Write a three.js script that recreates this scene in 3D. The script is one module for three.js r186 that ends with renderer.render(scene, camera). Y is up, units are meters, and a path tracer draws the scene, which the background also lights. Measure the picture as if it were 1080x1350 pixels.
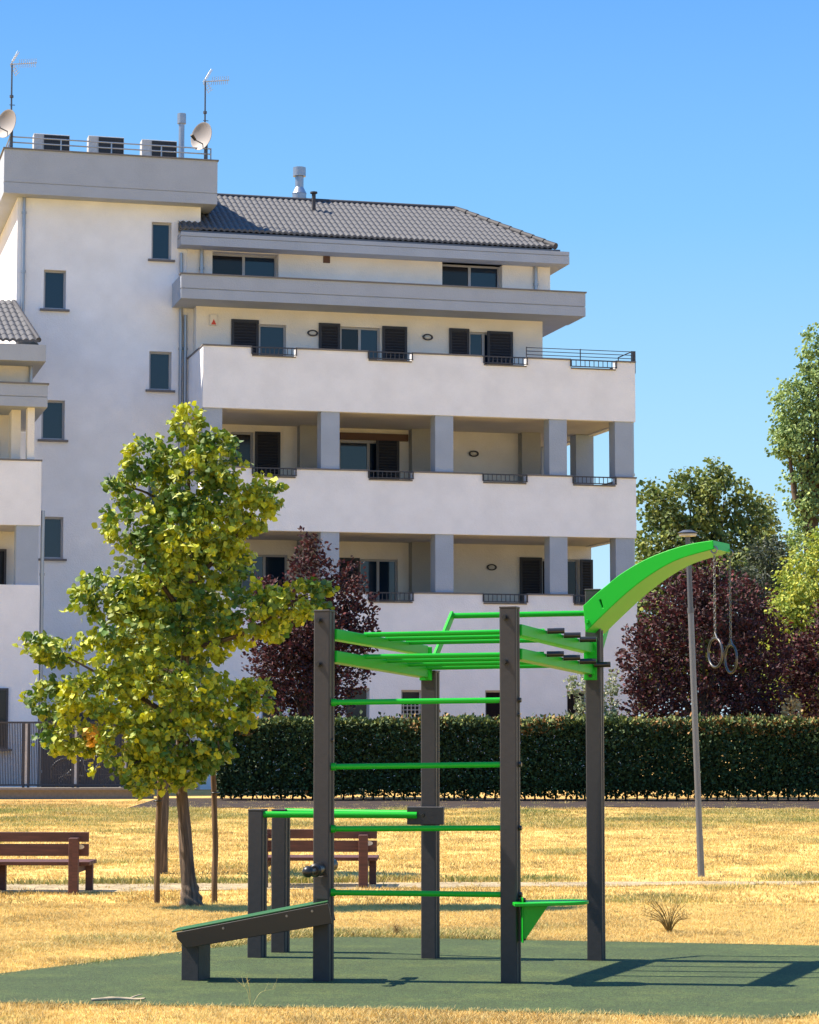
import * as THREE from 'three';
import { RoundedBoxGeometry } from 'three/addons/geometries/RoundedBoxGeometry.js';
import { mergeGeometries } from 'three/addons/utils/BufferGeometryUtils.js';

// ------------------------------------------------------------------ camera, sky, sun, exposure
const scene = new THREE.Scene();
const camera = new THREE.PerspectiveCamera(24.19, 0.8, 0.1, 1200);
camera.position.set(0, 1.6, 0);
camera.rotation.set(Math.atan(280 / 3150), 0, 0);
scene.add(camera);

const renderer = new THREE.WebGLRenderer({ antialias: true });
renderer.setSize(819, 1024);
renderer.toneMapping = THREE.LinearToneMapping;
renderer.toneMappingExposure = 2.25;
renderer.shadowMap.enabled = true;

{ // clear air: pale blue low down, deeper blue overhead, the same all round
  const W = 64, H = 512, d = new Float32Array(W * H * 4);
  const stops = [[-90, .24, .25, .26], [-1, .26, .32, .38], [0, .30, .405, .475], [6, .205, .355, .472], [12, .115, .27, .464], [18, .068, .195, .45], [30, .062, .18, .44], [90, .058, .172, .43]];
  for (let j = 0; j < H; j++) {
    const e = (j + .5) / H * 180 - 90;
    let k = 0; while (k < stops.length - 2 && e > stops[k + 1][0]) k++;
    const A = stops[k], B = stops[k + 1], t = Math.min(1, Math.max(0, (e - A[0]) / (B[0] - A[0])));
    for (let i = 0; i < W; i++) for (let c = 0; c < 4; c++) d[(j * W + i) * 4 + c] = c < 3 ? A[c + 1] + (B[c + 1] - A[c + 1]) * t : 1;
  }
  const t = new THREE.DataTexture(d, W, H, THREE.RGBAFormat, THREE.FloatType);
  t.mapping = THREE.EquirectangularReflectionMapping; t.magFilter = t.minFilter = THREE.LinearFilter; t.colorSpace = THREE.LinearSRGBColorSpace; t.needsUpdate = true;
  scene.background = t; scene.environment = t;
}
const sun = new THREE.DirectionalLight(0xfff1dc, 4.9);
{
  const el = THREE.MathUtils.degToRad(54), b = THREE.MathUtils.degToRad(6);
  const dir = new THREE.Vector3(-Math.cos(el) * Math.cos(b), Math.sin(el), -Math.cos(el) * Math.sin(b));
  sun.target.position.set(0, 2, -35); sun.position.copy(sun.target.position).addScaledVector(dir, 90);
  sun.castShadow = true; sun.shadow.mapSize.set(4096, 4096);
  Object.assign(sun.shadow.camera, { left: -45, right: 45, top: 45, bottom: -45, near: 1, far: 220 });
  scene.add(sun, sun.target);
}

// ------------------------------------------------------------------ helpers
let seed = 12345;
const rnd = () => { seed = (seed + 0x6D2B79F5) | 0; let t = Math.imul(seed ^ (seed >>> 15), 1 | seed); t = (t + Math.imul(t ^ (t >>> 7), 61 | t)) ^ t; return ((t ^ (t >>> 14)) >>> 0) / 4294967296; };
const rr = (a, b) => a + (b - a) * rnd();
const gauss = () => (rnd() + rnd() + rnd() + rnd() - 2) * .87;
const V = (x, y, z) => new THREE.Vector3(x, y, z);
const clamp = (x, a = 0, b = 1) => Math.min(b, Math.max(a, x));
const smooth = (a, b, x) => { const t = clamp((x - a) / (b - a)); return t * t * (3 - 2 * t); };
function hash(x, y, s) { let h = Math.imul(x, 374761393) ^ Math.imul(y, 668265263) ^ Math.imul(s, 1442695041); h = Math.imul(h ^ (h >>> 13), 1274126177); return ((h ^ (h >>> 16)) >>> 0) / 4294967296; }
function vnoise(x, y, s = 1, per = 1 << 20) {
  const xi = Math.floor(x), yi = Math.floor(y), fx = x - xi, fy = y - yi, m = (a) => ((a % per) + per) % per;
  const u = fx * fx * (3 - 2 * fx), v = fy * fy * (3 - 2 * fy);
  const a = hash(m(xi), m(yi), s), b = hash(m(xi + 1), m(yi), s), c = hash(m(xi), m(yi + 1), s), d = hash(m(xi + 1), m(yi + 1), s);
  return a + (b - a) * u + (c - a) * v + (a - b - c + d) * u * v;
}
function fbm(x, y, s, per, oct = 4) { let r = 0, a = .5, n = 0; for (let i = 0; i < oct; i++) { r += a * vnoise(x, y, s + i, per); n += a; x *= 2; y *= 2; per *= 2; a *= .5; } return r / n; }
function tex(n, fn, repeat = 1, srgb = true) {   // fn(u, v) -> [r, g, b] in 0..1
  const d = new Uint8Array(n * n * 4);
  for (let j = 0; j < n; j++) for (let i = 0; i < n; i++) { const c = fn(i / n, j / n), k = (j * n + i) * 4; for (let q = 0; q < 3; q++) d[k + q] = clamp(c[q]) * 255; d[k + 3] = 255; }
  const t = new THREE.DataTexture(d, n, n); t.wrapS = t.wrapT = THREE.RepeatWrapping; t.magFilter = THREE.LinearFilter; t.minFilter = THREE.LinearMipmapLinearFilter; t.generateMipmaps = true;
  t.colorSpace = srgb ? THREE.SRGBColorSpace : THREE.NoColorSpace; t.repeat.set(repeat, repeat); t.needsUpdate = true; return t;
}
const lin = (r, g, b) => new THREE.Color().setRGB(r, g, b);
const taken = {};
function numbered(n) { const k = taken[n] = (taken[n] ?? -1) + 1; return k ? n + '_' + String(k).padStart(3, '0') : n; }
function tag(o, label, category, group, kind) { o.userData.label = label; if (category) o.userData.category = category; if (group) o.userData.group = group; if (kind) o.userData.kind = kind; return o; }
function thing(name, label, category, [x, y, z] = [0, 0, 0], turn = 0, group) { const o = new THREE.Group(); o.name = numbered(name); o.position.set(x, y, z); o.rotation.y = turn; tag(o, label, category, group); scene.add(o); return o; }
function meterUV(g) {   // box-projected uv, in metres
  if (g.index) g = g.toNonIndexed();
  const p = g.attributes.position, n = g.attributes.normal, uv = new Float32Array(p.count * 2);
  for (let i = 0; i < p.count; i++) {
    const ax = Math.abs(n.getX(i)), ay = Math.abs(n.getY(i)), az = Math.abs(n.getZ(i));
    const [a, b] = ay > ax && ay > az ? [p.getX(i), p.getZ(i)] : ax > az ? [p.getZ(i), p.getY(i)] : [p.getX(i), p.getY(i)];
    uv[i * 2] = a; uv[i * 2 + 1] = b;
  }
  g.setAttribute('uv', new THREE.BufferAttribute(uv, 2)); return g;
}
function join(list) { return mergeGeometries(list.map((g) => { g = g.index ? g.toNonIndexed() : g; for (const k of Object.keys(g.attributes)) if (!['position', 'normal', 'uv'].includes(k)) g.deleteAttribute(k); return g; })); }
function add(name, g, m, parent) { if (Array.isArray(g)) g = join(g); const o = new THREE.Mesh(g, m); o.name = parent === scene ? numbered(name) : name; parent.add(o); return o; }
function bx(x0, x1, y0, y1, z0, z1) { const g = new THREE.BoxGeometry(Math.abs(x1 - x0), Math.abs(y1 - y0), Math.abs(z1 - z0)); g.translate((x0 + x1) / 2, (y0 + y1) / 2, (z0 + z1) / 2); return meterUV(g); }
function rbx(x0, x1, y0, y1, z0, z1, r = .01) { const w = x1 - x0, h = y1 - y0, d = z1 - z0; const g = new RoundedBoxGeometry(w, h, d, 2, Math.min(r, w / 2.1, h / 2.1, d / 2.1)); g.translate((x0 + x1) / 2, (y0 + y1) / 2, (z0 + z1) / 2); return meterUV(g); }
function rod(a, b, r, r2 = r, seg = 12) {
  const d = b.clone().sub(a), g = new THREE.CylinderGeometry(r2, r, d.length(), seg);
  g.translate(0, d.length() / 2, 0); g.applyQuaternion(new THREE.Quaternion().setFromUnitVectors(V(0, 1, 0), d.normalize())); g.translate(a.x, a.y, a.z); return g.toNonIndexed();
}
function beam(a, b, h, w, r = .006) {   // a bar of height h and width w from a to b
  const d = b.clone().sub(a), L = d.length(), g = new RoundedBoxGeometry(w, h, L, 2, r);
  const m = new THREE.Matrix4().lookAt(b, a, V(0, 1, 0)); g.applyMatrix4(m); g.translate((a.x + b.x) / 2, (a.y + b.y) / 2, (a.z + b.z) / 2); return g.toNonIndexed();
}
function limb(pts, rads, seg = 9) {   // a tapered, bending tube
  const c = new THREE.CatmullRomCurve3(pts), n = Math.max(6, pts.length * 5), fr = c.computeFrenetFrames(n, false), pos = [], idx = [], uv = [];
  const len = c.getLength();
  for (let i = 0; i <= n; i++) {
    const t = i / n, p = c.getPointAt(t), q = t * (rads.length - 1), k = Math.min(rads.length - 2, Math.floor(q)), r = rads[k] + (rads[k + 1] - rads[k]) * (q - k);
    for (let j = 0; j <= seg; j++) { const a = j / seg * Math.PI * 2, rr2 = r * (1 + .09 * Math.sin(a * 3 + i)); const v = p.clone().addScaledVector(fr.normals[i], Math.cos(a) * rr2).addScaledVector(fr.binormals[i], Math.sin(a) * rr2); pos.push(v.x, v.y, v.z); uv.push(j / seg, t * len); }
  }
  for (let i = 0; i < n; i++) for (let j = 0; j < seg; j++) { const a = i * (seg + 1) + j, b = a + seg + 1; idx.push(a, b, a + 1, b, b + 1, a + 1); }
  const g = new THREE.BufferGeometry(); g.setAttribute('position', new THREE.Float32BufferAttribute(pos, 3)); g.setAttribute('uv', new THREE.Float32BufferAttribute(uv, 2)); g.setIndex(idx); g.computeVertexNormals(); return g.toNonIndexed();
}

// ------------------------------------------------------------------ materials
const S = (o) => new THREE.MeshStandardMaterial({ side: THREE.DoubleSide, ...o });
const grain = tex(512, (u, v) => { const n = .93 + .07 * fbm(u * 6, v * 6, 3, 6, 5) + .03 * (hash(u * 512 | 0, v * 512 | 0, 5) - .5); return [n, n, n]; }, .35);
const grainB = tex(512, (u, v) => { const n = .5 * vnoise(u * 128, v * 128, 9, 128) + .5 * vnoise(u * 48, v * 48, 10, 48); return [n, n, n]; }, .9, false);
const plaster = (r, g, b) => S({ color: lin(r, g, b), map: grain, bumpMap: grainB, bumpScale: .006, roughness: .93 });
const speck = tex(256, (u, v) => { const n = .86 + .14 * fbm(u * 16, v * 16, 31, 16, 4); return [n, n, n]; }, 2);
const M = {
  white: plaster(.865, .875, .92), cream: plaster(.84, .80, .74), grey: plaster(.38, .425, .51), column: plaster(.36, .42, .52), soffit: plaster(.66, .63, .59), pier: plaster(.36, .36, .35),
  coping: S({ color: lin(.19, .18, .185), map: speck, roughness: .8 }),
  frame: S({ color: lin(.36, .37, .40), roughness: .5 }), darkFrame: S({ color: lin(.04, .04, .05), roughness: .5 }),
  pane: new THREE.MeshPhysicalMaterial({ color: lin(.006, .018, .040), roughness: .04, ior: 1.6, side: THREE.DoubleSide }),
  paneDark: new THREE.MeshPhysicalMaterial({ color: lin(.012, .011, .013), roughness: .12, ior: 1.45, side: THREE.DoubleSide }),
  shutter: S({ color: lin(.016, .018, .028), roughness: .55 }), railing: S({ color: lin(.045, .045, .055), roughness: .5, metalness: .2 }),
  zinc: S({ color: lin(.42, .45, .50), metalness: .75, roughness: .38, map: speck }), zincDark: S({ color: lin(.10, .11, .13), metalness: .6, roughness: .5 }),
  roof: S({ color: lin(.088, .090, .10), map: speck, roughness: .75 }), roofDark: S({ color: lin(.035, .036, .045), roughness: .7 }),
  acBody: S({ color: lin(.62, .60, .58), roughness: .6, map: speck }), acGrille: S({ color: lin(.02, .022, .028), roughness: .6 }), dish: S({ color: lin(.27, .25, .25), roughness: .6 }), aerial: S({ color: lin(.48, .50, .53), metalness: .7, roughness: .35 }),
  lampGlass: S({ color: lin(.55, .53, .48), roughness: .25 }), red: S({ color: lin(.6, .06, .03), roughness: .6 }), alarm: S({ color: lin(.75, .7, .62), roughness: .5 }), brown: S({ color: lin(.10, .05, .035), roughness: .7 }),
  anthracite: S({ color: lin(.034, .032, .036), roughness: .55, metalness: .05, map: speck, bumpMap: grainB, bumpScale: .0006 }),
  green: new THREE.MeshPhysicalMaterial({ color: lin(.006, .37, .018), roughness: .4, specularIntensity: .6, side: THREE.DoubleSide }),
  black: S({ color: lin(.012, .012, .013), roughness: .35 }), boardGreen: S({ color: lin(.02, .11, .03), roughness: .5 }), lampSteel: S({ color: lin(.20, .21, .24), metalness: .6, roughness: .42, map: speck }), ringSteel: S({ color: lin(.09, .09, .095), metalness: .7, roughness: .4 }),
  steel: S({ color: lin(.22, .22, .23), metalness: .85, roughness: .35 }), chain: S({ color: lin(.19, .185, .18), metalness: .8, roughness: .42 }),
  wood: S({ color: lin(1, 1, 1), map: tex(256, (u, v) => { const n = fbm(u * 4, v * 60, 41, 64, 3), k = .75 + .4 * n; return [.36 * k, .22 * k, .20 * k]; }, 1.2), roughness: .6 }),
  stake: S({ color: lin(1, 1, 1), map: tex(256, (u, v) => { const n = fbm(u * 40, v * 3, 51, 40, 3), k = .6 + .6 * n; return [.42 * k, .33 * k, .24 * k]; }), roughness: .85 }),
  bark: S({ color: lin(1, 1, 1), map: tex(256, (u, v) => { const n = fbm(u * 24, v * 6, 61, 24, 4), k = .45 + .9 * n; return [.40 * k, .34 * k, .29 * k]; }), bumpMap: tex(256, (u, v) => { const n = fbm(u * 24, v * 6, 61, 24, 4); return [n, n, n]; }, 1, false), bumpScale: .012, roughness: .95 }),
  concrete: S({ color: lin(.24, .215, .19), map: speck, roughness: .9 }),
  darkGrey: S({ color: lin(.05, .052, .058), roughness: .7 }),
};

// ------------------------------------------------------------------ ground
const groundH = (x, z) => .02 * smooth(-39, -45.5, z) * (1 - smooth(-60, -90, -z)) + .05 * (fbm(x * .11 + 40, z * .11 + 40, 71, 1 << 18, 3) - .5) * smooth(-19, -24, z);
const strawTex = tex(1024, (u, v) => {
  const a = fbm(u * 12, v * 12, 81, 12, 5), f = hash(u * 1024 | 0, v * 1024 | 0, 82), st = vnoise(u * 300, v * 90, 83, 1 << 20) * .5 + vnoise(u * 80, v * 320, 84, 1 << 20) * .5;
  const k = .72 + .22 * a + .16 * (f - .5) + .30 * (st - .5);
  const g = smooth(.62, .80, fbm(u * 7 + 3, v * 7, 85, 7, 4)) * .35;
  return [(.92 - .2 * g) * k + .05, (.765 - .05 * g) * k + .045, (.44 - .05 * g) * k + .02];
}, 1);
const greenness = (x, z) => {   // where the turf still has living grass
  let g = .5 * smooth(.60, .74, fbm(x * .5 + 9, z * .5 + 9, 91, 1 << 18, 4));
  g += .75 * smooth(-36, -38.5, z) * smooth(-46.5, -42, z) * smooth(.3, .8, fbm(x * .5 + 7, z * .7, 92, 1 << 18, 4)); { const t = clamp((x + 2.6) / 1.75), d = (z + 14.9 + 3.15 * t); g += .7 * Math.exp(-Math.pow((d + .25) / .3, 2)) * smooth(-3.4, -2.9, x) * smooth(-.3, -.8, x) * smooth(.35, .6, vnoise(x * 3, z * 3, 99)); }
  const pathZ = -23.9 - .11 * x; g += 1.1 * Math.exp(-Math.pow((z - pathZ + .62) / .2, 2)) * smooth(.36, .55, vnoise(x * .9 + 5, 2, 93));
  return clamp(g);
};
{
  const xs = [], zs = [], spread = (n, lo, hi, mid, step) => { const a = []; for (let i = 0; i < n; i++) a.push(mid[0] + (mid[1] - mid[0]) * i / (n - 1)); let s = step, x = mid[0]; while (x > lo) { s *= 1.35; x -= s; a.unshift(x); } s = step; x = mid[1]; while (x < hi) { s *= 1.35; x += s; a.push(x); } return a; };
  xs.push(...spread(110, -500, 500, [-14, 14], .25)); zs.push(...spread(200, -700, 60, [-52, -11], .2));
  const pos = [], uv = [], col = [], idx = [];
  for (const z of zs) for (const x of xs) {
    pos.push(x, groundH(x, z), z); uv.push(x / 3.1, z / 3.1);
    const g = greenness(x, z), n = .86 + .28 * fbm(x * .3, z * .3, 95, 1 << 18, 4), earth = .55 * smooth(-43.5, -46, z) * (.4 + .6 * vnoise(x * .8, z * .8, 97));
    const c = [1 - .45 * g, 1 - .16 * g, 1 - .42 * g], e = [.62, .44, .50];
    col.push(...c.map((q, i) => n * (q + (e[i] - q) * earth)));
  }
  const w = xs.length;
  for (let j = 0; j < zs.length - 1; j++) for (let i = 0; i < w - 1; i++) { const a = j * w + i, b = a + w; idx.push(a, b, a + 1, b, b + 1, a + 1); }
  const g = new THREE.BufferGeometry(); g.setAttribute('position', new THREE.Float32BufferAttribute(pos, 3)); g.setAttribute('uv', new THREE.Float32BufferAttribute(uv, 2)); g.setAttribute('color', new THREE.Float32BufferAttribute(col, 3)); g.setIndex(idx); g.computeVertexNormals();
  tag(add('ground', g, S({ map: strawTex, vertexColors: true, roughness: .95 }), scene), 'dry yellow lawn with straw coloured mown turf', null, null, 'structure');
}
{ // gravel footpath
  const pos = [], uv = [], idx = [], n = 160;
  for (let i = 0; i <= n; i++) { const x = -20 + 40 * i / n, zc = -23.9 - .11 * x, wob = .12 * (vnoise(x * 1.7, 3, 101) - .5), w2 = .42 - .055 * x + .16 * (vnoise(x * 2.3, 9, 102) - .5); for (const s of [-1, -.5, 0, .5, 1]) { const z = zc + wob + s * Math.max(.14, w2); pos.push(x, groundH(x, z) + .007, z); uv.push(x, z); } }
  for (let i = 0; i < n; i++) for (let k = 0; k < 4; k++) { const a = i * 5 + k, b = a + 5; idx.push(a, a + 1, b, b, a + 1, b + 1); }
  const g = new THREE.BufferGeometry(); g.setAttribute('position', new THREE.Float32BufferAttribute(pos, 3)); g.setAttribute('uv', new THREE.Float32BufferAttribute(uv, 2)); g.setIndex(idx); g.computeVertexNormals();
  const t = tex(512, (u, v) => { const n = .55 + .3 * fbm(u * 10, v * 10, 103, 10, 4) + .35 * (vnoise(u * 110, v * 110, 104, 110) - .5); return [.86 * n, .77 * n, .60 * n]; }, .7);
  tag(add('footpath', g, S({ map: t, roughness: .95 }), scene), 'narrow pale gravel footpath crossing the dry lawn', null, null, 'structure');
}
{ // bare soil bed along the hedge, its brown darkened further to paint in shade
  const pos = [], uv = [], idx = [], n = 220;
  for (let i = 0; i <= n; i++) { const x = -5.3 + 19 * i / n, e = -44.9 + 2.2 * (fbm(x * .5, 2, 141, 1 << 18, 3) - .5) + 1.1 * (vnoise(x * 3, 5, 142) - .5); for (let k = 0; k <= 6; k++) { const z = e + (-50.9 - e) * k / 6; pos.push(x, groundH(x, z) + .012, z); uv.push(x, z); } }
  for (let i = 0; i < n; i++) for (let k = 0; k < 6; k++) { const a = i * 7 + k, b = a + 7; idx.push(a, b, a + 1, b, b + 1, a + 1); }
  const g = new THREE.BufferGeometry(); g.setAttribute('position', new THREE.Float32BufferAttribute(pos, 3)); g.setAttribute('uv', new THREE.Float32BufferAttribute(uv, 2)); g.setIndex(idx); g.computeVertexNormals();
  const t = tex(512, (u, v) => { const n = .5 + .6 * fbm(u * 14, v * 14, 143, 14, 5); return [.22 * n, .155 * n, .12 * n]; }, .6);
  tag(add('soil_bed', g, S({ map: t, roughness: .97 }), scene), 'bare dark brown soil bed along the foot of the hedge', null, null, 'structure');
}
// the rubber safety mat under the rig
const matEdge = [[-3.55, -14.1], [-.85, -18.05], [-.4, -18.12], [4.6, -17.05], [5.4, -14.4], [2.6, -13.55], [1.95, -13.13], [1.0, -13.36], [-.1, -13.6], [-2.3, -13.88], [-3.3, -13.98]];
{
  const sh = new THREE.Shape(matEdge.map(([x, z]) => new THREE.Vector2(x, -z)));
  const g = meterUV(new THREE.ExtrudeGeometry(sh, { depth: .03, bevelEnabled: true, bevelSize: .008, bevelThickness: .006, bevelSegments: 2 }).rotateX(-Math.PI / 2).translate(0, -.02, 0));
  const t = tex(1024, (u, v) => {
    const k = .8 + .16 * fbm(u * 9, v * 9, 111, 9, 4) + .42 * (vnoise(u * 200, v * 200, 112, 200) - .5) + .26 * (hash(u * 1024 | 0, v * 1024 | 0, 113) - .5), s = vnoise(u * 230, v * 230, 114, 230) > .95 ? .14 : 0, d = smooth(.45, .8, fbm(u * 9, v * 9, 115, 9, 5)) * .05;
    return [(.255 + d + s) * k, (.325 + d * .8 + s) * k, (.165 + d * .3 + s * .6) * k];
  }, .5);
  tag(add('rubber_mat', g, S({ map: t, bumpMap: tex(512, (u, v) => { const n = vnoise(u * 220, v * 220, 116, 220); return [n, n, n]; }, 1, false), bumpScale: .006, roughness: .92 }), scene), 'dark green rubber safety mat under the workout rig', 'mat');
}
function inMat(x, z, grow = 0) {
  let c = false; for (let i = 0, j = matEdge.length - 1; i < matEdge.length; j = i++) { const [a, b] = matEdge[i], [p, q] = matEdge[j]; if ((b > z) !== (q > z) && x < (p - a) * (z - b) / (q - b) + a) c = !c; }
  if (c && grow) for (let i = 0, j = matEdge.length - 1; i < matEdge.length; j = i++) { const [a, b] = matEdge[i], [p, q] = matEdge[j], L = Math.hypot(p - a, q - b), d = Math.abs((p - a) * (b - z) - (a - x) * (q - b)) / L, s = ((x - a) * (p - a) + (z - b) * (q - b)) / (L * L); if (d < grow && s > 0 && s < 1) return false; }
  return c;
}

// ------------------------------------------------------------------ apartment building
const ROT = THREE.MathUtils.degToRad(14.7);
const bld = thing('apartment_building', 'white apartment block with grey balconies, tiled roof and stair tower behind the hedge', 'building', [5.812, 0, -61], ROT);
const toWorld = (u, y, v) => V(u, y, v).applyAxisAngle(V(0, 1, 0), ROT).add(bld.position);
function wall(name, u0, u1, y0, y1, v, th, holes, m, parent = bld) {   // holes: [u0, u1, y0, y1]; front face at v
  const sh = new THREE.Shape(); sh.moveTo(u0, y0); sh.lineTo(u1, y0); sh.lineTo(u1, y1); sh.lineTo(u0, y1); sh.closePath();
  for (const [a, b, c, d] of holes) { const h = new THREE.Path(); h.moveTo(a, c); h.lineTo(a, d); h.lineTo(b, d); h.lineTo(b, c); h.closePath(); sh.holes.push(h); }
  return add(name, meterUV(new THREE.ExtrudeGeometry(sh, { depth: th, bevelEnabled: false }).translate(0, 0, v - th)), m, parent);
}
function windowIn(u0, u1, y0, y1, v, { sill = true, split = 1, pm = M.pane, darkLeft = false, fm = M.frame, set = .12, name = 'window', extra } = {}) {
  const f = .05, w = v - set, parts = [bx(u0, u1, y1 - f, y1, w - .06, w), bx(u0, u1, y0, y0 + f, w - .06, w), bx(u0, u0 + f, y0 + f, y1 - f, w - .06, w), bx(u1 - f, u1, y0 + f, y1 - f, w - .06, w)];
  for (let i = 1; i < split; i++) { const c = u0 + (u1 - u0) * i / split; parts.push(bx(c - .035, c + .035, y0 + f, y1 - f, w - .06, w + .003)); }
  const o = add(name, parts, fm, bld);
  for (let i = 0; i < split; i++) { const a = u0 + (u1 - u0) * i / split, b = u0 + (u1 - u0) * (i + 1) / split; add('pane', bx(a + (i ? .035 : f), b - (i < split - 1 ? .035 : f), y0 + f, y1 - f, w - .04, w - .03), darkLeft && i === 0 ? M.paneDark : pm, o); }
  if (sill) add('sill', bx(u0 - .09, u1 + .09, y0 - .055, y0 - .002, v - .1, v + .07), M.coping, o);
  return o;
}
function shutter(u0, u1, y0, y1, v, turn = 0) {   // louvred leaf folded back on the wall
  const w = u1 - u0, f = .07, g = [bx(0, f, y0, y1, 0, .04), bx(w - f, w, y0, y1, 0, .04), bx(f, w - f, y1 - f, y1, 0, .04), bx(f, w - f, y0, y0 + f, 0, .04), bx(f, w - f, (y0 + y1) / 2 - .04, (y0 + y1) / 2 + .04, 0, .04)];
  const o = add('shutter', g, M.shutter, bld); o.position.set(u0, 0, v + .02); o.rotation.y = turn;
  const sl = []; for (let y = y0 + f + .03; y < y1 - f; y += .075) { const b = new THREE.BoxGeometry(w - 2 * f, .07, .012); b.rotateX(.6); b.translate(w / 2, y, .02); sl.push(meterUV(b)); }
  sl.push(bx(f, w - f, y0 + f, y1 - f, .006, .012)); add('louvre', sl, M.shutter, o); return o;
}
function parapet(u0, u1, y0, y1, notches, drop, m, holes = []) {   // balcony front at v = 0 with lowered bays and their railings
  const sh = new THREE.Shape(); sh.moveTo(u0, y0); sh.lineTo(u1, y0); sh.lineTo(u1, y1);
  for (const [a, b] of [...notches].reverse()) { sh.lineTo(b, y1); sh.lineTo(b, y1 - drop); sh.lineTo(a, y1 - drop); sh.lineTo(a, y1); }
  sh.lineTo(u0, y1); sh.closePath();
  for (const [a, b, c, d] of holes) { const h = new THREE.Path(); h.moveTo(a, c); h.lineTo(a, d); h.lineTo(b, d); h.lineTo(b, c); h.closePath(); sh.holes.push(h); }
  const o = add('balcony', meterUV(new THREE.ExtrudeGeometry(sh, { depth: .2, bevelEnabled: false }).translate(0, 0, -.2)), m, bld);
  let p = u0 - .02; const cop = [];
  for (const [a, b] of [...notches, [u1 + .02, u1 + .02]]) { cop.push(bx(p, Math.min(a, u1 + .02), y1 + .001, y1 + .04, -.225, .025)); if (a < u1) cop.push(bx(a + .003, b - .003, y1 - drop + .001, y1 - drop + .035, -.225, .025)); p = b; }
  add('coping', cop, M.coping, o);
  for (const [a, b] of notches) {
    const g = [], t = y1 + .01, lo = y1 - drop + .06;
    g.push(bx(a - .02, b + .02, t - .02, t + .01, .045, .07), bx(a - .02, b + .02, lo - .012, lo + .012, .045, .07));
    for (let x = a; x <= b + .001; x += (b - a) / 10) g.push(bx(x - .008, x + .008, lo + .012, t - .02, .05, .066));
    for (const x of [a - .02, b + .0]) g.push(bx(x, x + .02, lo, t, -.03, .045));
    add('railing', g, M.railing, o);
  }
  return o;
}
function pipe(u, v, y0, y1, r = .045) {
  const g = [rod(V(u, y0, v), V(u, y1, v), r, r, 10)]; for (let y = y0 + .5; y < y1; y += 1.5) g.push(rod(V(u, y, v), V(u, y + .06, v), r * 1.35, r * 1.35, 10));
  return add('drainpipe', g, M.zinc, bld);
}
function wallLamp(u, y, v) { const o = add('wall_lamp', [(() => { const g = new THREE.TorusGeometry(.105, .022, 8, 20); g.scale(1.15, .68, 1); g.translate(u, y, v + .03); return g; })(), bx(u - .1, u + .1, y - .05, y + .05, v, v + .02)], M.railing, bld); const s = new THREE.SphereGeometry(.085, 14, 10); s.scale(1.15, .68, .5); s.translate(u, y, v + .02); add('lens', s, M.lampGlass, o); return o; }

// --- wing with the balconies
const WB = -3.4;   // back wall of the balconies
const tv = -2.3;
// ground and first floor front
const lowWin = [[-9.74, -9.23, 1.45, 2.45], [-7.65, -7.03, 1.45, 2.5], [-6.22, -5.68, 1.45, 2.45], [-4.05, -3.5, 1.45, 2.45], [-1.9, -1.35, 1.45, 2.45]];
const n1 = [[-10.0, -8.92], [-7.06, -5.93], [-4.09, -2.95], [-1.70, -.56]], n3 = [[-10.03, -8.93], [-7.07, -5.95], [-4.06, -2.93], [-1.74, -.53]];
parapet(-11.25, 0, 0, 4.85, n1, .24, M.white, lowWin);
lowWin.forEach(([a, b, c, d], i) => windowIn(a, b, c, d, 0, { sill: true, pm: M.paneDark, set: .1 }));
{ const g = []; for (let x = -6.16; x < -5.7; x += .1) g.push(bx(x, x + .016, 1.47, 2.1, -.06, -.045)); for (let y = 1.55; y < 2.1; y += .1) g.push(bx(-6.2, -5.7, y, y + .016, -.045, -.03)); add('window_grille', g, M.acBody, bld); }
parapet(-11.25, 0, 6.35, 7.88, n1, .22, M.white);
parapet(-11.25, 0, 9.35, 10.88, n3, .22, M.white);
// balcony ends, slabs
for (const [y0, y1] of [[0, 4.85], [6.35, 7.88], [9.35, 10.88]]) {
  const l = add('balcony_end', bx(-11.247, -11.05, y0 + .003, y1, tv + .003, -.203), M.white, bld); add('coping', bx(-11.27, -11.03, y1 + .002, y1 + .038, tv + .003, -.228), M.coping, l);
  const r = add('balcony_end', bx(-.2, -.003, y0 + .003, y1, -9.9, -.203), M.white, bld); add('coping', bx(-.22, .02, y1 + .002, y1 + .038, -9.9, -.228), M.coping, r);
}
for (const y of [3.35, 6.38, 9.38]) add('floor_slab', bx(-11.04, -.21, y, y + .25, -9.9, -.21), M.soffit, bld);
// columns
for (const [y0, y1] of [[4.89, 6.37], [7.92, 9.37]]) {
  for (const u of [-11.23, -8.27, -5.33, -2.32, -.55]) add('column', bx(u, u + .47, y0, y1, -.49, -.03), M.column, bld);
  if (y0 > 6) for (const v of [-3.4, -6.4]) add('column', bx(-.55, -.05, y0 - 1.0, y1, v - .25, v + .25), M.column, bld);
}
// pilasters on the back wall
for (const [u0, u1, y0, y1] of [[-8.16, -7.63, 6.64, 9.375], [-5.14, -4.64, 6.64, 9.375], [-2.1, -1.58, 6.64, 9.375], [-8.16, -7.63, 3.61, 6.375], [-5.14, -4.64, 3.61, 6.375]]) add('pilaster', bx(u0, u1, y0, y1, WB - .05, WB + .35), M.pier, bld);
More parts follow.
